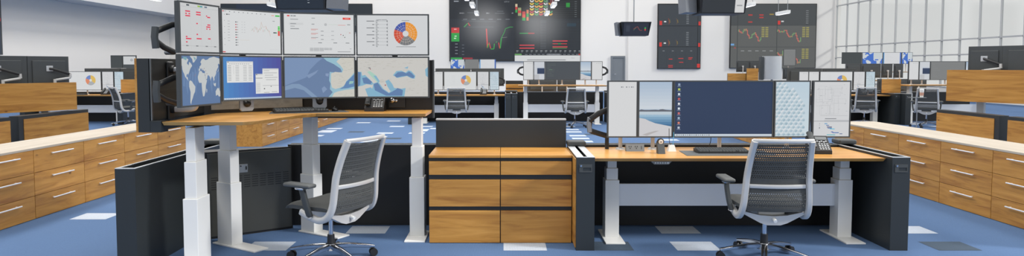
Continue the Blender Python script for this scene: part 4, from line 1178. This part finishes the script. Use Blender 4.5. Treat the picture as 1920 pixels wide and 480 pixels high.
def raised(label, a, b_, z0, z1, side, mons, where):
    """raised desk seen from behind: an oak faced board on white lifting legs"""
    ang = math.atan2(b_[1]-a[1], b_[0]-a[0]); L = math.hypot(b_[0]-a[0], b_[1]-a[1])
    t = thing('standing_desk', label, 'desk', (a[0], a[1], 0), ang)
    s = side
    bm = nb(); yy = sorted((0, s*.02)); box(bm, 0, L, yy[0], yy[1], z0, z1, .001); obj('oak_board', bm, M['oak_x'], t)
    bm = nb(); yy = sorted((s*.02, s*.08)); box(bm, 0, L, yy[0], yy[1], z0, z1, .001); obj('screen_board', bm, M['charcoal'], t)
    bm = nb(); yy = sorted((s*.08, s*.78)); box(bm, 0, L, yy[0], yy[1], z0+.03, z0+.056); obj('desktop', bm, M['top_x'], t)
    for x in (.35, L-.3): column(t, x, s*.42, (.45, .62, z0+.03), PI/2, .11, .15, (-.3, .3))
    for k, (x, w, h, zb, arm) in enumerate(mons):
        p = Matrix.Translation((a[0], a[1], 0)) @ Matrix.Rotation(ang, 4, 'Z') @ Vector((x, s*.3, zb))
        mm = monitor('grey monitor back over the raised oak board %s, %s' % (where, ('nearest the edge', 'nearer the centre')[k]), w, h, p_dark, p, ang+(PI if s > 0 else 0), 0, None, 'monitors seen from behind %s' % where)
        if s < 0: pass
        bm = nb()
        sweep(bm, [(0, .05, h*.60), (-.02, .085, h*.59), (-.25, .12, h*.43), (-.27, .12, h*.41)], .04, .034, (0, 0, 1), 8)
        up = obj('monitor_arm', bm, M['soft'], mm, 45, label='black upper arm link'); bm = nb()
        sweep(bm, [(-.27, .12, h*.44), (-.275, .12, h*.30)], .04, .04, (1, 0, 0), 8)
        sweep(bm, [(-.275, .12, h*.30), (-.04, .13, h*.23)], .036, .03, (0, 0, 1), 8)
        cyl(bm, (-.03, .13, z0+.056-zb), (-.03, .13, h*.26), .022, n=12)
        ar = obj('monitor_arm', bm, M['silver'], mm, 45, label='silver lower arm link')
        bm = nb(); box(bm, -.05, .05, .042, .052, h*.6-.045, h*.6+.045, .004); obj('mount_plate', bm, M['trim'], up)
raised('raised desk with oak back board beyond the left worktop', (-8.0, 9.2), (-7.03, 10.96), .79, 1.235, 1, [(1.0, .84, .5, 1.16, 1), (1.74, .62, .5, 1.16, 1)], 'at the left')
raised('raised desk with oak back board beyond the right worktop', (7.5, 11.3), (8.5, 9.63), .913, 1.437, 1, [(1.12, .86, .52, 1.31, 1), (.44, .5, .52, 1.31, 1)], 'at the right')

# ---- third row, far behind
def far_row(where, y, z, xs, fns, deskx, zb, h):
    sit_desk('distant raised desk %s' % where, deskx[0], deskx[1], y-.4, y+.4, z, (z*.5, z*.72), (deskx[0]+.25, deskx[1]-.25), 'distant raised desks')
    for (a, b_), (fn, ds) in zip(xs, fns):
        monitor('distant monitor showing %s, %s' % (ds, where), b_-a, h, fn, ((a+b_)/2, y, z), 0, zb-z, 'pole', 'distant monitors %s' % where)
S = 30/1250.
far_row('far behind the middle sitting desk', 30, 1.1, [((845-945)*S, (871-945)*S), ((872-945)*S, (898-945)*S), ((899-945)*S, (930-945)*S)], [(p_bluemap, 'a blue map'), (p_grey, 'grey lines'), (p_note, 'a white note with blue edges')], (-2.6, -.2), 1.33, .48)
far_row('far behind the right standing desk', 30, 1.25, [((1577-945)*S, (1614-945)*S), ((1615-945)*S, (1653-945)*S), ((1654-945)*S, (1688-945)*S), ((1689-945)*S, (1709-945)*S)], [(p_dark, 'a dark blank page'), (p_bluemap, 'a blue map'), (p_note, 'a white note with blue edges'), (p_bluemap, 'a narrow blue map')], (15.0, 18.5), 1.6, .52)
far_row('far behind the left wing', 26, 1.15, [(-15.3, -14.85), (-14.84, -14.3)], [(p_dark, 'a dark blank page'), (p_darkdoc, 'a pale note on dark ground')], (-15.5, -14.1), 1.42, .5)
# dark monitor backs under the far right row
for k, (a, b_) in enumerate(((1585, 1612), (1613, 1650), (1652, 1672), (1675, 1692))):
    s_ = 24/1250.
    monitor('dark back of a monitor below the distant blue map, %s from the left' % ('first', 'second', 'third', 'fourth')[k], (b_-a)*s_, .5, p_dark, (((a+b_)/2-945)*s_, 24, 1.0), PI, .08, 'pole', 'dark monitor backs far right')
sit_desk('distant desk under the dark monitor backs at the far right', 12.2, 14.4, 23.4, 24.2, 1.0, (.55, .8), (12.5, 14.1), 'distant raised desks')
# left: dark backs and oak divider beside the wing
for k, x in enumerate((-11.2, -10.85)):
    monitor('dark narrow monitor back beside the left wing, %s one' % ('left', 'right')[k], .32, .5, p_dark, (x+.45, 19.3, .745), PI, .2, 'pole', 'dark monitor backs beside the left wing')
def divider(label, x0, x1, y, z1, rz=0, z0=0):
    t = thing('oak_divider', label, 'partition', ((x0+x1)/2, y, 0), rz); hx = (x1-x0)/2
    bm = nb(); box(bm, -hx, hx, -.03, 0, z0, z1, .002); obj('oak_facing', bm, M['oak_x'], t)
    bm = nb(); box(bm, -hx, hx, 0, .05, z0, z1, .002); obj('back_board', bm, M['charcoal'], t)
divider('oak board on the partition just left of the left wing panel', -10.1, -9.5, 17.6, 1.15, z0=.801)
S2 = 24/1250.
divider('long low oak divider below the right video wall', (1364-945)*S2, (1398-945)*S2, 24, 1.24)
divider('short taller oak divider below the right video wall', (1397.5-945)*S2, (1419-945)*S2, 23.9, 1.42)
divider('oak board on the partitions between the two right back row desks', (1653-945)*17.42/1250, (1688-945)*17.42/1250, 17.42, 1.16, z0=.801)
# monitors seen from behind below the right video wall
for k, (a, b_, zb, h) in enumerate(((1380, 1402, 1.28, .42), (1403, 1424, 1.28, .42))):
    monitor('dark monitor back over the oak dividers by the video wall, %s one' % ('left', 'right')[k], (b_-a)*S2*1.04, h, p_dark, (((a+b_)/2-945)*25/1250, 25, .9), PI, zb-.9, 'pole', 'dark monitor backs below the right video wall')
sit_desk('distant desk behind the oak dividers below the right video wall', 8.3, 11.4, 24.6, 25.4, .9, (.5, .7), (8.6, 11.1), 'distant raised desks')
# tall curved pale display with dark flank
t = thing('curved_display', 'tall curved silver grey display standing below the right video wall', 'display', ((1448-945)*S2, 24, 0))
bm = nb()
R_ = .5; pts = [(.33*math.cos(a)-.02 if False else -.33+.66*k/10, -.16*math.sin(PI*k/10)**.7) for k, a in enumerate([0]*11)]
prism(bm, pts+[(.33, .14), (-.33, .14)], 1.02, 1.86); obj('curved_front', bm, M['trim'], t, 60)
bm = nb(); box(bm, -.45, -.335, -.05, .14, 1.0, 1.84, .01); obj('dark_flank', bm, M['shell'], t)
bm = nb(); cyl(bm, (0, .05, 0), (0, .05, 1.03), .04, n=14); cyl(bm, (0, .05, 0), (0, .05, .03), .3, n=24); obj('stand', bm, M['greymetal'], t, 40)
monitor('grey lined monitor right of the curved silver display', 24*S2*1.0, .62, p_grey, ((1479-945)*25.1/1250, 25.1, .9), 0, .62, 'pole')
monitor('dark monitor back low beside the curved silver display', 22*S2, .42, p_dark, ((1478-945)*24.8/1250, 24.8, .9), PI, .12, 'pole')
sit_desk('distant desk right of the curved silver display', 9.75, 11.2, 23.55, 24.45, .9, (.5, .7), (9.95, 11.0), 'distant raised desks') if False else None

# ================================================================== video walls
def words(sc_, txt, x, y, h, c, mirror=False):
    cu = bpy.data.curves.new('lettering', 'FONT'); cu.body = txt; cu.size = 1; cu.align_x = 'CENTER'; cu.resolution_u = 2
    o = bpy.data.objects.new('lettering', cu); C.objects.link(o)
    bpy.context.view_layer.update()
    me = o.evaluated_get(bpy.context.evaluated_depsgraph_get()).to_mesh()
    mi = sc_.mi(c)
    vs = [v.co.copy() for v in me.vertices]; k = h
    bv = [sc_.bm.verts.new(((x-.5)*sc_.w+(-1 if mirror else 1)*v.x*k, -3*sc_.step, (1-y)*sc_.h+v.y*k)) for v in vs]
    for p in me.polygons:
        try: f = sc_.bm.faces.new([bv[i] for i in (list(p.vertices)[::-1] if mirror else list(p.vertices))]); f.material_index = mi
        except ValueError: pass
    o.to_mesh_clear(); bpy.data.objects.remove(o); bpy.data.curves.remove(cu)

def vw_back(label, x0, x1, z0, z1, fns, name='video_wall', split=None):
    t = thing(name, label, 'video wall', ((x0+x1)/2, YB, z0)); w, h = x1-x0, z1-z0
    bm = nb(); box(bm, -w/2, w/2, -.1, -.004, 0, h, .01); obj('housing', bm, M['soft'], t)
    for (a, b_, za, zb, fn) in fns:
        ww, hh = (b_-a), (zb-za)
        s = fn(ww, hh); o = s.build('screen', t); o.location = ((a+b_)/2-(x0+x1)/2, -.104, za-z0)
    return t
D1, D2 = (34, 40, 48), (50, 56, 64)
PX = lambda u: (u-945)*.032            # photo column at the back wall, in metres
PZ = lambda v: 1.5+(124-v)*.032
GREEN, RED = (50, 160, 74), (196, 62, 62)
def v_left(w, h):
    s = Scr(w, h, (40, 46, 54), .004)
    fx = lambda u: (u-843)/122; top = 124-(6.6-1.5)/.032; bot = 112
    fy = lambda v: (v-top)/(bot-top)
    r = lambda a, b_, c, d, col, lv=1: s.rect(fx(a), fy(b_), fx(c), fy(d), col, lv)
    r(843, top, 965, 36, (30, 36, 44)); r(846, 52, 861, 62, RED, 2); r(846, 62, 861, 78, GREEN, 2); r(851, 54, 856, 56, (230, 170, 170), 3); r(852, 67, 856, 69, (200, 230, 200), 3); r(851, 71, 855, 73, (200, 230, 200), 3)
    r(845, 108, 866, 112, GREEN, 2); r(868, 108, 886, 111, (150, 50, 60), 2); r(845, 79, 860, 106, (30, 34, 44), 2)
    for k in range(4): r(853, 82+k*6, 858, 83+k*6, (150, 156, 166), 3); r(866, 84+k*6, 870, 85+k*6, (110, 116, 126), 3)
    L = lambda pts, c, th=.035: s.line([(fx(a), fy(b_)) for a, b_ in pts], th, c, 3)
    L([(870, 51), (874, 47), (877, 44)], GREEN, .05); L([(878, 43), (880, 48), (882, 48)], RED, .05)
    L([(866, 39), (890, 40), (930, 41)], (96, 104, 112), .015); L([(869, 51), (926, 51)], (86, 94, 102), .015)
    L([(912, 54), (914, 90)], RED, .075); L([(914, 90), (916, 82)], GREEN, .06); L([(917, 80), (920, 91)], RED, .05); L([(920, 92), (926, 92), (927, 82)], GREEN, .05); L([(930, 80), (932, 78)], GREEN, .04)
    L([(935, 80), (937, 91)], RED, .06); L([(938, 91), (940, 72)], GREEN, .06); L([(940, 72), (943, 66), (946, 60), (948, 54), (956, 51), (962, 51)], GREEN, .035); L([(941, 71), (951, 70)], (150, 156, 150), .015)
    for k in range(6): r(868+k*16, 36, 876+k*16, 37, (120, 126, 132), 2)
    for x, tx in ((866, '+15.44%'), (915, '-1.84%'), (961, '5%')): words(s, tx, fx(x), fy(26), .085, (214, 218, 222), True)
    r(876, 24, 890, 24.6, (110, 116, 122), 2); r(928, 25, 946, 25.8, (110, 116, 122), 2); r(932, 21, 944, 22, (90, 96, 104), 2)
    words(s, 'daily price overview', fx(943), fy(.5), .08, (176, 182, 188), True); words(s, 'by change', fx(950), fy(4.5), .075, (176, 182, 188), True); r(851, 2, 860, 4, (150, 156, 166), 2)
    return s
def v_right(w, h):
    s = Scr(w, h, (38, 44, 50), .004)
    fx = lambda u: (u-965)/123; top = 124-(6.6-1.5)/.032; bot = 103.5
    fy = lambda v: (v-top)/(bot-top)
    r = lambda a, b_, c, d, col, lv=1: s.rect(fx(a), fy(b_), fx(c), fy(d), col, lv)
    r(965, top, 1088, 35, (28, 33, 36))
    for a, b_, y0, y1, cs in ((966, 970, 8, 24, ((206, 190, 160), RED, GREEN)), (971, 977, 15, 30, ((150, 156, 110), RED, (150, 160, 110))), (979, 985, 22, 39, (RED, (214, 90, 70), GREEN)), (987, 991, 19, 39, ((206, 120, 80), GREEN, (206, 120, 80)))):
        for q in range(3): r(a, y0+(y1-y0)*q/3, b_, y0+(y1-y0)*(q+1)/3, cs[q], 2)
    pal = [(196, 60, 66), (222, 190, 60), (210, 210, 206), (70, 150, 90), (214, 160, 60)]
    k = 0
    for j, y in enumerate((-9, -4, 1, 6, 11, 16, 21, 25.5)):
        for i, x in enumerate((997, 1006, 1014, 1023, 1032)):
            if i == 4 and j not in (1, 3, 6, 7): continue
            k += 1; s.arc(fx(x), fy(y), .05, .13, 90, 270, pal[(k*7+j) % 5], 2, 8)
    r(1031, -10, 1038, 14, (110, 44, 48), 2)
    r(1061, 6, 1068, 14, (40, 150, 60), 2)
    for y in range(-8, 34, 4): r(1040, y, 1082, y+.4, (58, 66, 70), 2); r(1077, y-.6, 1081, y+.2, (110, 116, 120), 3)
    for y in range(40, 92, 3):
        r(967, y, 1012, y+.4, (66, 72, 78), 2); r(1016, y, 1086, y+.4, (66, 72, 78), 2)
        r(1013, y-.5, 1024, y+.3, (86, 92, 98), 2)
    for a, y in ((974, 84), (974, 89.5), (1036, 76), (1036, 87)): r(a, y, a+28, y+2, (206, 70, 78), 3)
    r(1036, 81.5, 1046, 83, RED, 3); r(1046, 81.5, 1052, 83, GREEN, 3); r(1052, 81.5, 1063, 83, RED, 3); r(974, 62, 990, 63.5, GREEN, 3); r(990, 62, 1002, 63.5, RED, 3); r(1036, 90, 1063, 91, (90, 150, 80), 3)
    for x in range(968, 1086, 9): r(x, 95, x+4, 96, (176, 180, 184), 3); r(x, 97.5, x+3, 98.2, (130, 136, 140), 3)
    r(965, 101, 978, 103.5, (110, 170, 100), 3); r(1026, 101, 1050, 103.5, (140, 144, 150), 3); r(1085, 101, 1088, 103.5, RED, 3)
    for x in range(984, 1084, 8): r(x, 101.6, x+5, 102.8, (120, 126, 132), 3)
    r(1063, 44, 1080, 50, (40, 62, 76), 2)
    return s
def v_sill(w, h):
    s = Scr(w, h, (214, 216, 217), .004)
    s.rect(.19, .72, .78, .82, (110, 114, 118)); words(s, 'data', .89, .52, .12, (176, 178, 180))
    return s
vw_back('large dark central video wall with charts on the back wall', PX(843), PX(1088), PZ(115), 6.6,
        [(PX(843)+.03, PX(965)-.01, PZ(112), 6.57, v_left), (PX(965), PX(1088)-.03, PZ(103.5), 6.57, v_right), (PX(965), PX(1088)-.03, PZ(115), PZ(104), v_sill)])
def candles(s, P, seed, x0, x1, y0, y1, n=26):
    rn = random.Random(seed); v = .25
    for k in range(n):
        nv = min(.95, max(.05, .22+.5*(k/n)+.22*math.sin(k*.62)*(1 if k > 5 else .3)+rn.uniform(-.08, .08)))
        a, b_ = sorted((v, nv)); xx = x0+(x1-x0)*k/n
        s.rect(xx, y0+(y1-y0)*a-.004, xx+(x1-x0)/n*.8, y0+(y1-y0)*b_+.012, (200, 110, 100) if nv > v else (120, 160, 110), 2)
        v = nv
def v_tall(w, h):
    s = Scr(w, h, (60, 66, 72), .004)
    for y in (.0, .335, .66):
        s.rect(0, y, 1, y+.008, (30, 34, 38), 1)
    s.rect(.93, 0, .945, 1, (34, 38, 42), 2)
    for b_ in (.0, .335):
        s.rect(.02, b_+.26, .08, b_+.325, (206, 60, 56), 2); s.rect(.125, b_+.262, .18, b_+.282, (210, 214, 216), 2)
        for q, x in enumerate((.23, .42)):
            s.line([(x, b_+.22), (x+.02, b_+.27), (x+.015, b_+.31)], .04, (130, 70, 60) if q == 0 else (96, 80, 70)); s.line([(x+.03, b_+.24), (x+.04, b_+.29)], .04, (120, 110, 60))
        for k in range(8): s.rect(.66, b_+.1+k*.028, .72, b_+.108+k*.028, (140, 146, 152), 2)
        s.rect(.95, b_+.27, 1, b_+.33, (200, 60, 56), 3)
    for k in range(4): s.rect(.1+k*.22, .725, .15+k*.22, .732, (150, 154, 158), 2); s.rect(.2+k*.22, .74, .203+k*.22, .98, (44, 48, 52), 2)
    for a, b_, y in ((.25, .34, .85), (.48, .6, .84), (.5, .6, .9), (.72, .82, .83), (.72, .8, .85), (.24, .35, .95), (.24, .35, .975)): s.rect(a, y, b_, y+.012, (196, 62, 62), 2)
    s.rect(.93, .93, 1, .99, (206, 60, 56), 3)
    return s
vw_back('tall dark portrait video wall right of the grey door', PX(1231), PX(1312), PZ(129), PZ(8), [(PX(1231)+.06, PX(1312)-.04, PZ(128), PZ(9), v_tall)])
def v_grid(w, h):
    s = Scr(w, h, (94, 96, 95), .004)
    s.rect(0, 0, 1, .33, (72, 76, 78), 1)
    for x in (.075, .54): s.rect(x, 0, x+.006, 1, (56, 60, 62), 2)
    for y in (.33, .67): s.rect(0, y, 1, y+.006, (66, 70, 72), 2)
    candles(s, None, 3, .085, .36, .36, .6); candles(s, None, 4, .545, .83, .36, .6); candles(s, None, 5, .545, .83, .7, .95)
    for x, y in ((.36, .36), (.84, .36), (.84, .7)):
        for q in range(6):
            for p in range(2): s.rect(x+p*.045, y+q*.028, x+p*.045+.035, y+q*.028+.016, (160, 154, 90), 3)
    for a, y in ((.2, .16), (.33, .16), (.33, .2), (.2, .27), (.45, .15)): s.rect(a, y, a+.05, y+.02, (180, 64, 62) if a < .4 else (150, 130, 70), 3)
    s.rect(.55, .26, .58, .32, (206, 60, 56), 3); s.rect(.59, .26, .62, .28, (206, 208, 208), 3)
    s.rect(0, .62, .04, .65, (110, 160, 210), 3); s.rect(.04, .68, .06, .69, (206, 70, 70), 3)
    for k in range(5): s.rect(.12+k*.085, .73, .16+k*.085, .738, (170, 174, 176), 3)
    for k in range(7): s.rect(.88, .1+k*.032, .91, .108+k*.032, (140, 144, 146), 3)
    return s
vw_back('wide greyish video wall with candle charts beside the window wall', PX(1366), PX(1527), PZ(128), PZ(8), [(PX(1366)+.05, PX(1527)-.05, PZ(127), PZ(9), v_grid)])
def v_strip(w, h):
    s = Scr(w, h, (32, 42, 50), .004); s.rect(.1, .0, .4, 1, (34, 46, 64), 1)
    for a, y in ((.28, .5), (.32, .55), (.36, .5)): s.rect(a, y, a+.02, y+.08, RED, 2)
    s.rect(.6, .2, .64, .23, (140, 146, 152), 2); s.poly([(.78, .5), (.9, .5), (.9, .8), (.8, .8)], (84, 92, 94), 2)
    return s
vw_back('dark video wall whose top edge shows above the left monitors', PX(418), PX(700), PZ(60), PZ(8), [(PX(418)+.05, PX(700)-.05, PZ(59), PZ(9), v_strip)])
# sliver of a screen on the left wall
t = thing('video_wall', 'dark screen on the left wall cut by the left photo edge', 'video wall', (XL, 25, 1.95))
bm = nb(); box(bm, .004, .1, -1.5, 1.55, 0, 4.2, .01); obj('housing', bm, M['shell'], t)
def v_side(w, h):
    s = Scr(w, h, (54, 62, 76), .004); s.rect(0, .0, 1, .55, (84, 88, 88), 1); s.rect(.9, .66, 1, .69, (196, 60, 70), 2); s.rect(.2, .3, .6, .32, (120, 124, 126), 2); return s
o = v_side(2.9, 4.1).build('screen', t); o.rotation_euler = (0, 0, PI/2); o.location = (.104, .02, .05)

# ---- hanging displays
def v_hang(w, h):
    s = Scr(w, h, (34, 44, 56), .003); s.rect(.02, .6, .08, .78, (206, 60, 50), 1); s.rect(.12, .72, .17, .76, (214, 216, 218), 1)
    for x in (.22, .4): s.line([(x, .5), (x+.03, .66), (x+.05, .74)], .025, (120, 90, 80)); s.line([(x+.05, .5), (x+.04, .7)], .02, (90, 96, 70))
    for k in range(7): s.rect(.66, .5+k*.06, .7, .515+k*.06, (170, 176, 182), 1)
    return s
def v_hang2(w, h):
    s = Scr(w, h, (50, 54, 58), .003); candles(s, None, 9, .1, .5, .2, .7, 18); s.rect(.78, 0, 1, 1, (214, 214, 214), 1); s.rect(.92, .62, .97, .7, (206, 60, 56), 2); s.rect(.82, .82, .95, .85, (160, 162, 164), 2)
    return s
def v_hang3(w, h):
    s = Scr(w, h, (46, 50, 62), .003); s.rect(.1, .2, .25, .7, (58, 64, 76), 1); s.line([(.4, .5), (.5, .35), (.56, .3), (.6, .45), (.66, .6), (.75, .6)], .02, (150, 80, 70)); s.line([(.4, .6), (.5, .4)], .012, (90, 130, 100)); s.rect(.84, .36, .9, .48, (60, 170, 80), 2); s.rect(.84, .48, .9, .62, (196, 60, 56), 2)
    return s
def hanging(label, x0, x1, y, zb, zt, fn, flank, tilt=.22):
    """ceiling-hung housing with a forward-leaning front screen and a plain grey flank"""
    t = thing('hanging_display', label, 'display', ((x0+x1)/2, y, zb), 0); w = x1-x0; h = zt-zb
    d = w*.7; lean = tilt*h
    f = [(-w/2, 0), (w/2, 0), (w/2, d), (-w/2, d)]
    ftop = [(-w/2-lean*.4, -lean), (w/2+lean*.4, -lean), (w/2+lean*.4, d+lean), (-w/2-lean*.4, d+lean)]
    bm = nb(); prism(bm, ftop, 0, h, f); obj('housing', bm, M['soft'], t)
    s = fn(w*.94, h*.96); o = s.build('screen', t); o.rotation_euler = (math.atan2(lean, h), 0, 0); o.location = (0, -.012, .02*h)
    # side screen seen from behind
    sx = -1 if flank == 'left' else 1
    bm = nb(); R2 = Matrix.Translation((sx*(w/2+.06), 0, 0)) @ Matrix.Rotation(sx*-.25, 4, 'Y') if False else Matrix.Translation((sx*(w/2+.05), 0, 0))
    bx0, bx1 = sorted((0, sx*w*(.3 if w > 1.25 else .14)))
    a = [(bx0, -.02), (bx1, d*.25), (bx1, d*.9), (bx0, d*.9)]
    prism(bm, [(p[0]+sx*(w/2+.03)+sx*lean*.4, p[1]-lean*.6) for p in a], .03*h, h*.99, [(p[0]+sx*(w/2+.03), p[1]) for p in a]); obj('side_panel', bm, M['smoke'], t, label='plain grey side')
    bm = nb(); cyl(bm, (0, d/2, h), (0, d/2, HW-zb), .05 if w > 1.25 else .025, n=14); obj('ceiling_pole', bm, M['greymetal'], t, 40)
s20 = 20/1250.
hanging('large ceiling hung display above the left monitors', (521-945)*s20, (612-945)*s20, 20, 1.5+(124-19)*s20, 4.6, v_hang, 'right')
hanging('large ceiling hung display with white strip near the right video wall', (1311-945)*s20, (1394-945)*s20, 20, 1.5+(124-26)*s20, 4.4, v_hang2, 'left')
s30 = 30/1250.
hanging('small ceiling hung display right of the central video wall', (1166-945)*s30, (1215-945)*s30, 30, 1.5+(124-67)*s30, 1.5+(124-42)*s30, v_hang3, 'left', .35)

# ---- pendant lamps
def pendant(label, x, y, z=3.8, first=[None]):
    if first[0] is None:
        t = thing('pendant_lamp', label, 'lamp', (x, y, z), 0, 'slim white pendant lamps')
        bm = nb(); box(bm, -.09, .09, -.6, .6, 0, .13, .01); obj('lamp_body', bm, M['white'], t)
        bm = nb(); box(bm, -.07, .07, -.58, .58, -.012, 0, .002); obj('diffuser', bm, M['glow'], t)
        for q in (-.5, .5):
            bm = nb(); cyl(bm, (0, q, .13), (0, q, HW-z), .012, n=6); obj('suspension_cable', bm, M['greymetal'], t)
        first[0] = t
    else: t = dup(first[0], (x, y, z), None, label)
for x, y, lab in ((-1.22, 30, 'pendant lamp in front of the central video wall, left row farthest'), (-1.22, 26, 'pendant lamp in front of the central video wall, left row middle'), (-1.3, 23, 'pendant lamp in front of the central video wall, left row nearest'),
                  (1.92, 30, 'pendant lamp in front of the central video wall, right row farthest'), (1.92, 26, 'pendant lamp in front of the central video wall, right row middle'), (1.86, 23, 'pendant lamp in front of the central video wall, right row nearest'),
                  (9.45, 26, 'pendant lamp just right of the large right hanging display'), (12.35, 29.7, 'pendant lamp in front of the wide greyish video wall'), (-8.9, 26, 'pendant lamp above the left monitors beside the hanging display'), (-12.2, 23.2, 'pendant lamp at the upper left near the soffit')):
    pendant(lab, x, y)

# ================================================================== light
def area(x, y, z, sx, sy, power, rot=(0, 0, 0), col=(1, .955, .88)):
    l = bpy.data.lights.new('ceiling_lamp', 'AREA'); l.shape = 'RECTANGLE'; l.size = sx; l.size_y = sy; l.energy = power; l.color = col
    o = bpy.data.objects.new('ceiling_lamp', l); C.objects.link(o); o.location = (x, y, z); o.rotation_euler = rot
    return o
for ix, x in enumerate((-10, -3.5, 3.5, 10.5)):
    for iy, y in enumerate((-4, 2.5, 9, 16, 23, 30, 36)):
        area(x, y, HW-.05, 4, 4, (285 if ix else 620)*(1.05 if y >= 30 else 1))
for x in (-1.22, 2.3):  # added spots imitating the reflected ceiling-light glow on the central video wall
    l = bpy.data.lights.new('glow_spot', 'SPOT'); l.energy = 1500; l.spot_size = math.radians(24); l.spot_blend = 1; l.shadow_soft_size = .1
    o = bpy.data.objects.new('glow_spot', l); C.objects.link(o); o.location = (x, 31, 4.6); o.rotation_euler = (math.radians(86), 0, 0)
w = bpy.data.worlds.new('world'); sc.world = w; w.use_nodes = True
bg = w.node_tree.nodes['Background']; bg.inputs[0].default_value = (1, 1, .99, 1); bg.inputs[1].default_value = .74

sl = bpy.data.lights.new('sun', 'SUN'); sl.energy = 3.3; sl.angle = math.radians(9); sl.color = (1, .97, .93)
so = bpy.data.objects.new('sun', sl); C.objects.link(so)
so.rotation_euler = Vector((-.953*.857, .303*.857, -.515)).to_track_quat('-Z', 'Y').to_euler(); so.location = (15, -4, 9)

# ================================================================== camera
cam = bpy.data.cameras.new('camera'); co = bpy.data.objects.new('camera', cam); C.objects.link(co)
cam.sensor_fit = 'HORIZONTAL'; cam.sensor_width = 36; cam.lens = 1250*36/1920
cam.shift_x = 15/1920; cam.shift_y = -48/1920
co.location = (0, 0, 1.5); co.rotation_euler = (PI/2-math.atan(68/1250), 0, 0)
cam.clip_start = .05; cam.clip_end = 200
sc.camera = co
vs = sc.view_settings
vs.view_transform = 'Standard'; vs.look = 'None'; vs.exposure = 0; vs.gamma = 1; vs.use_curve_mapping = False
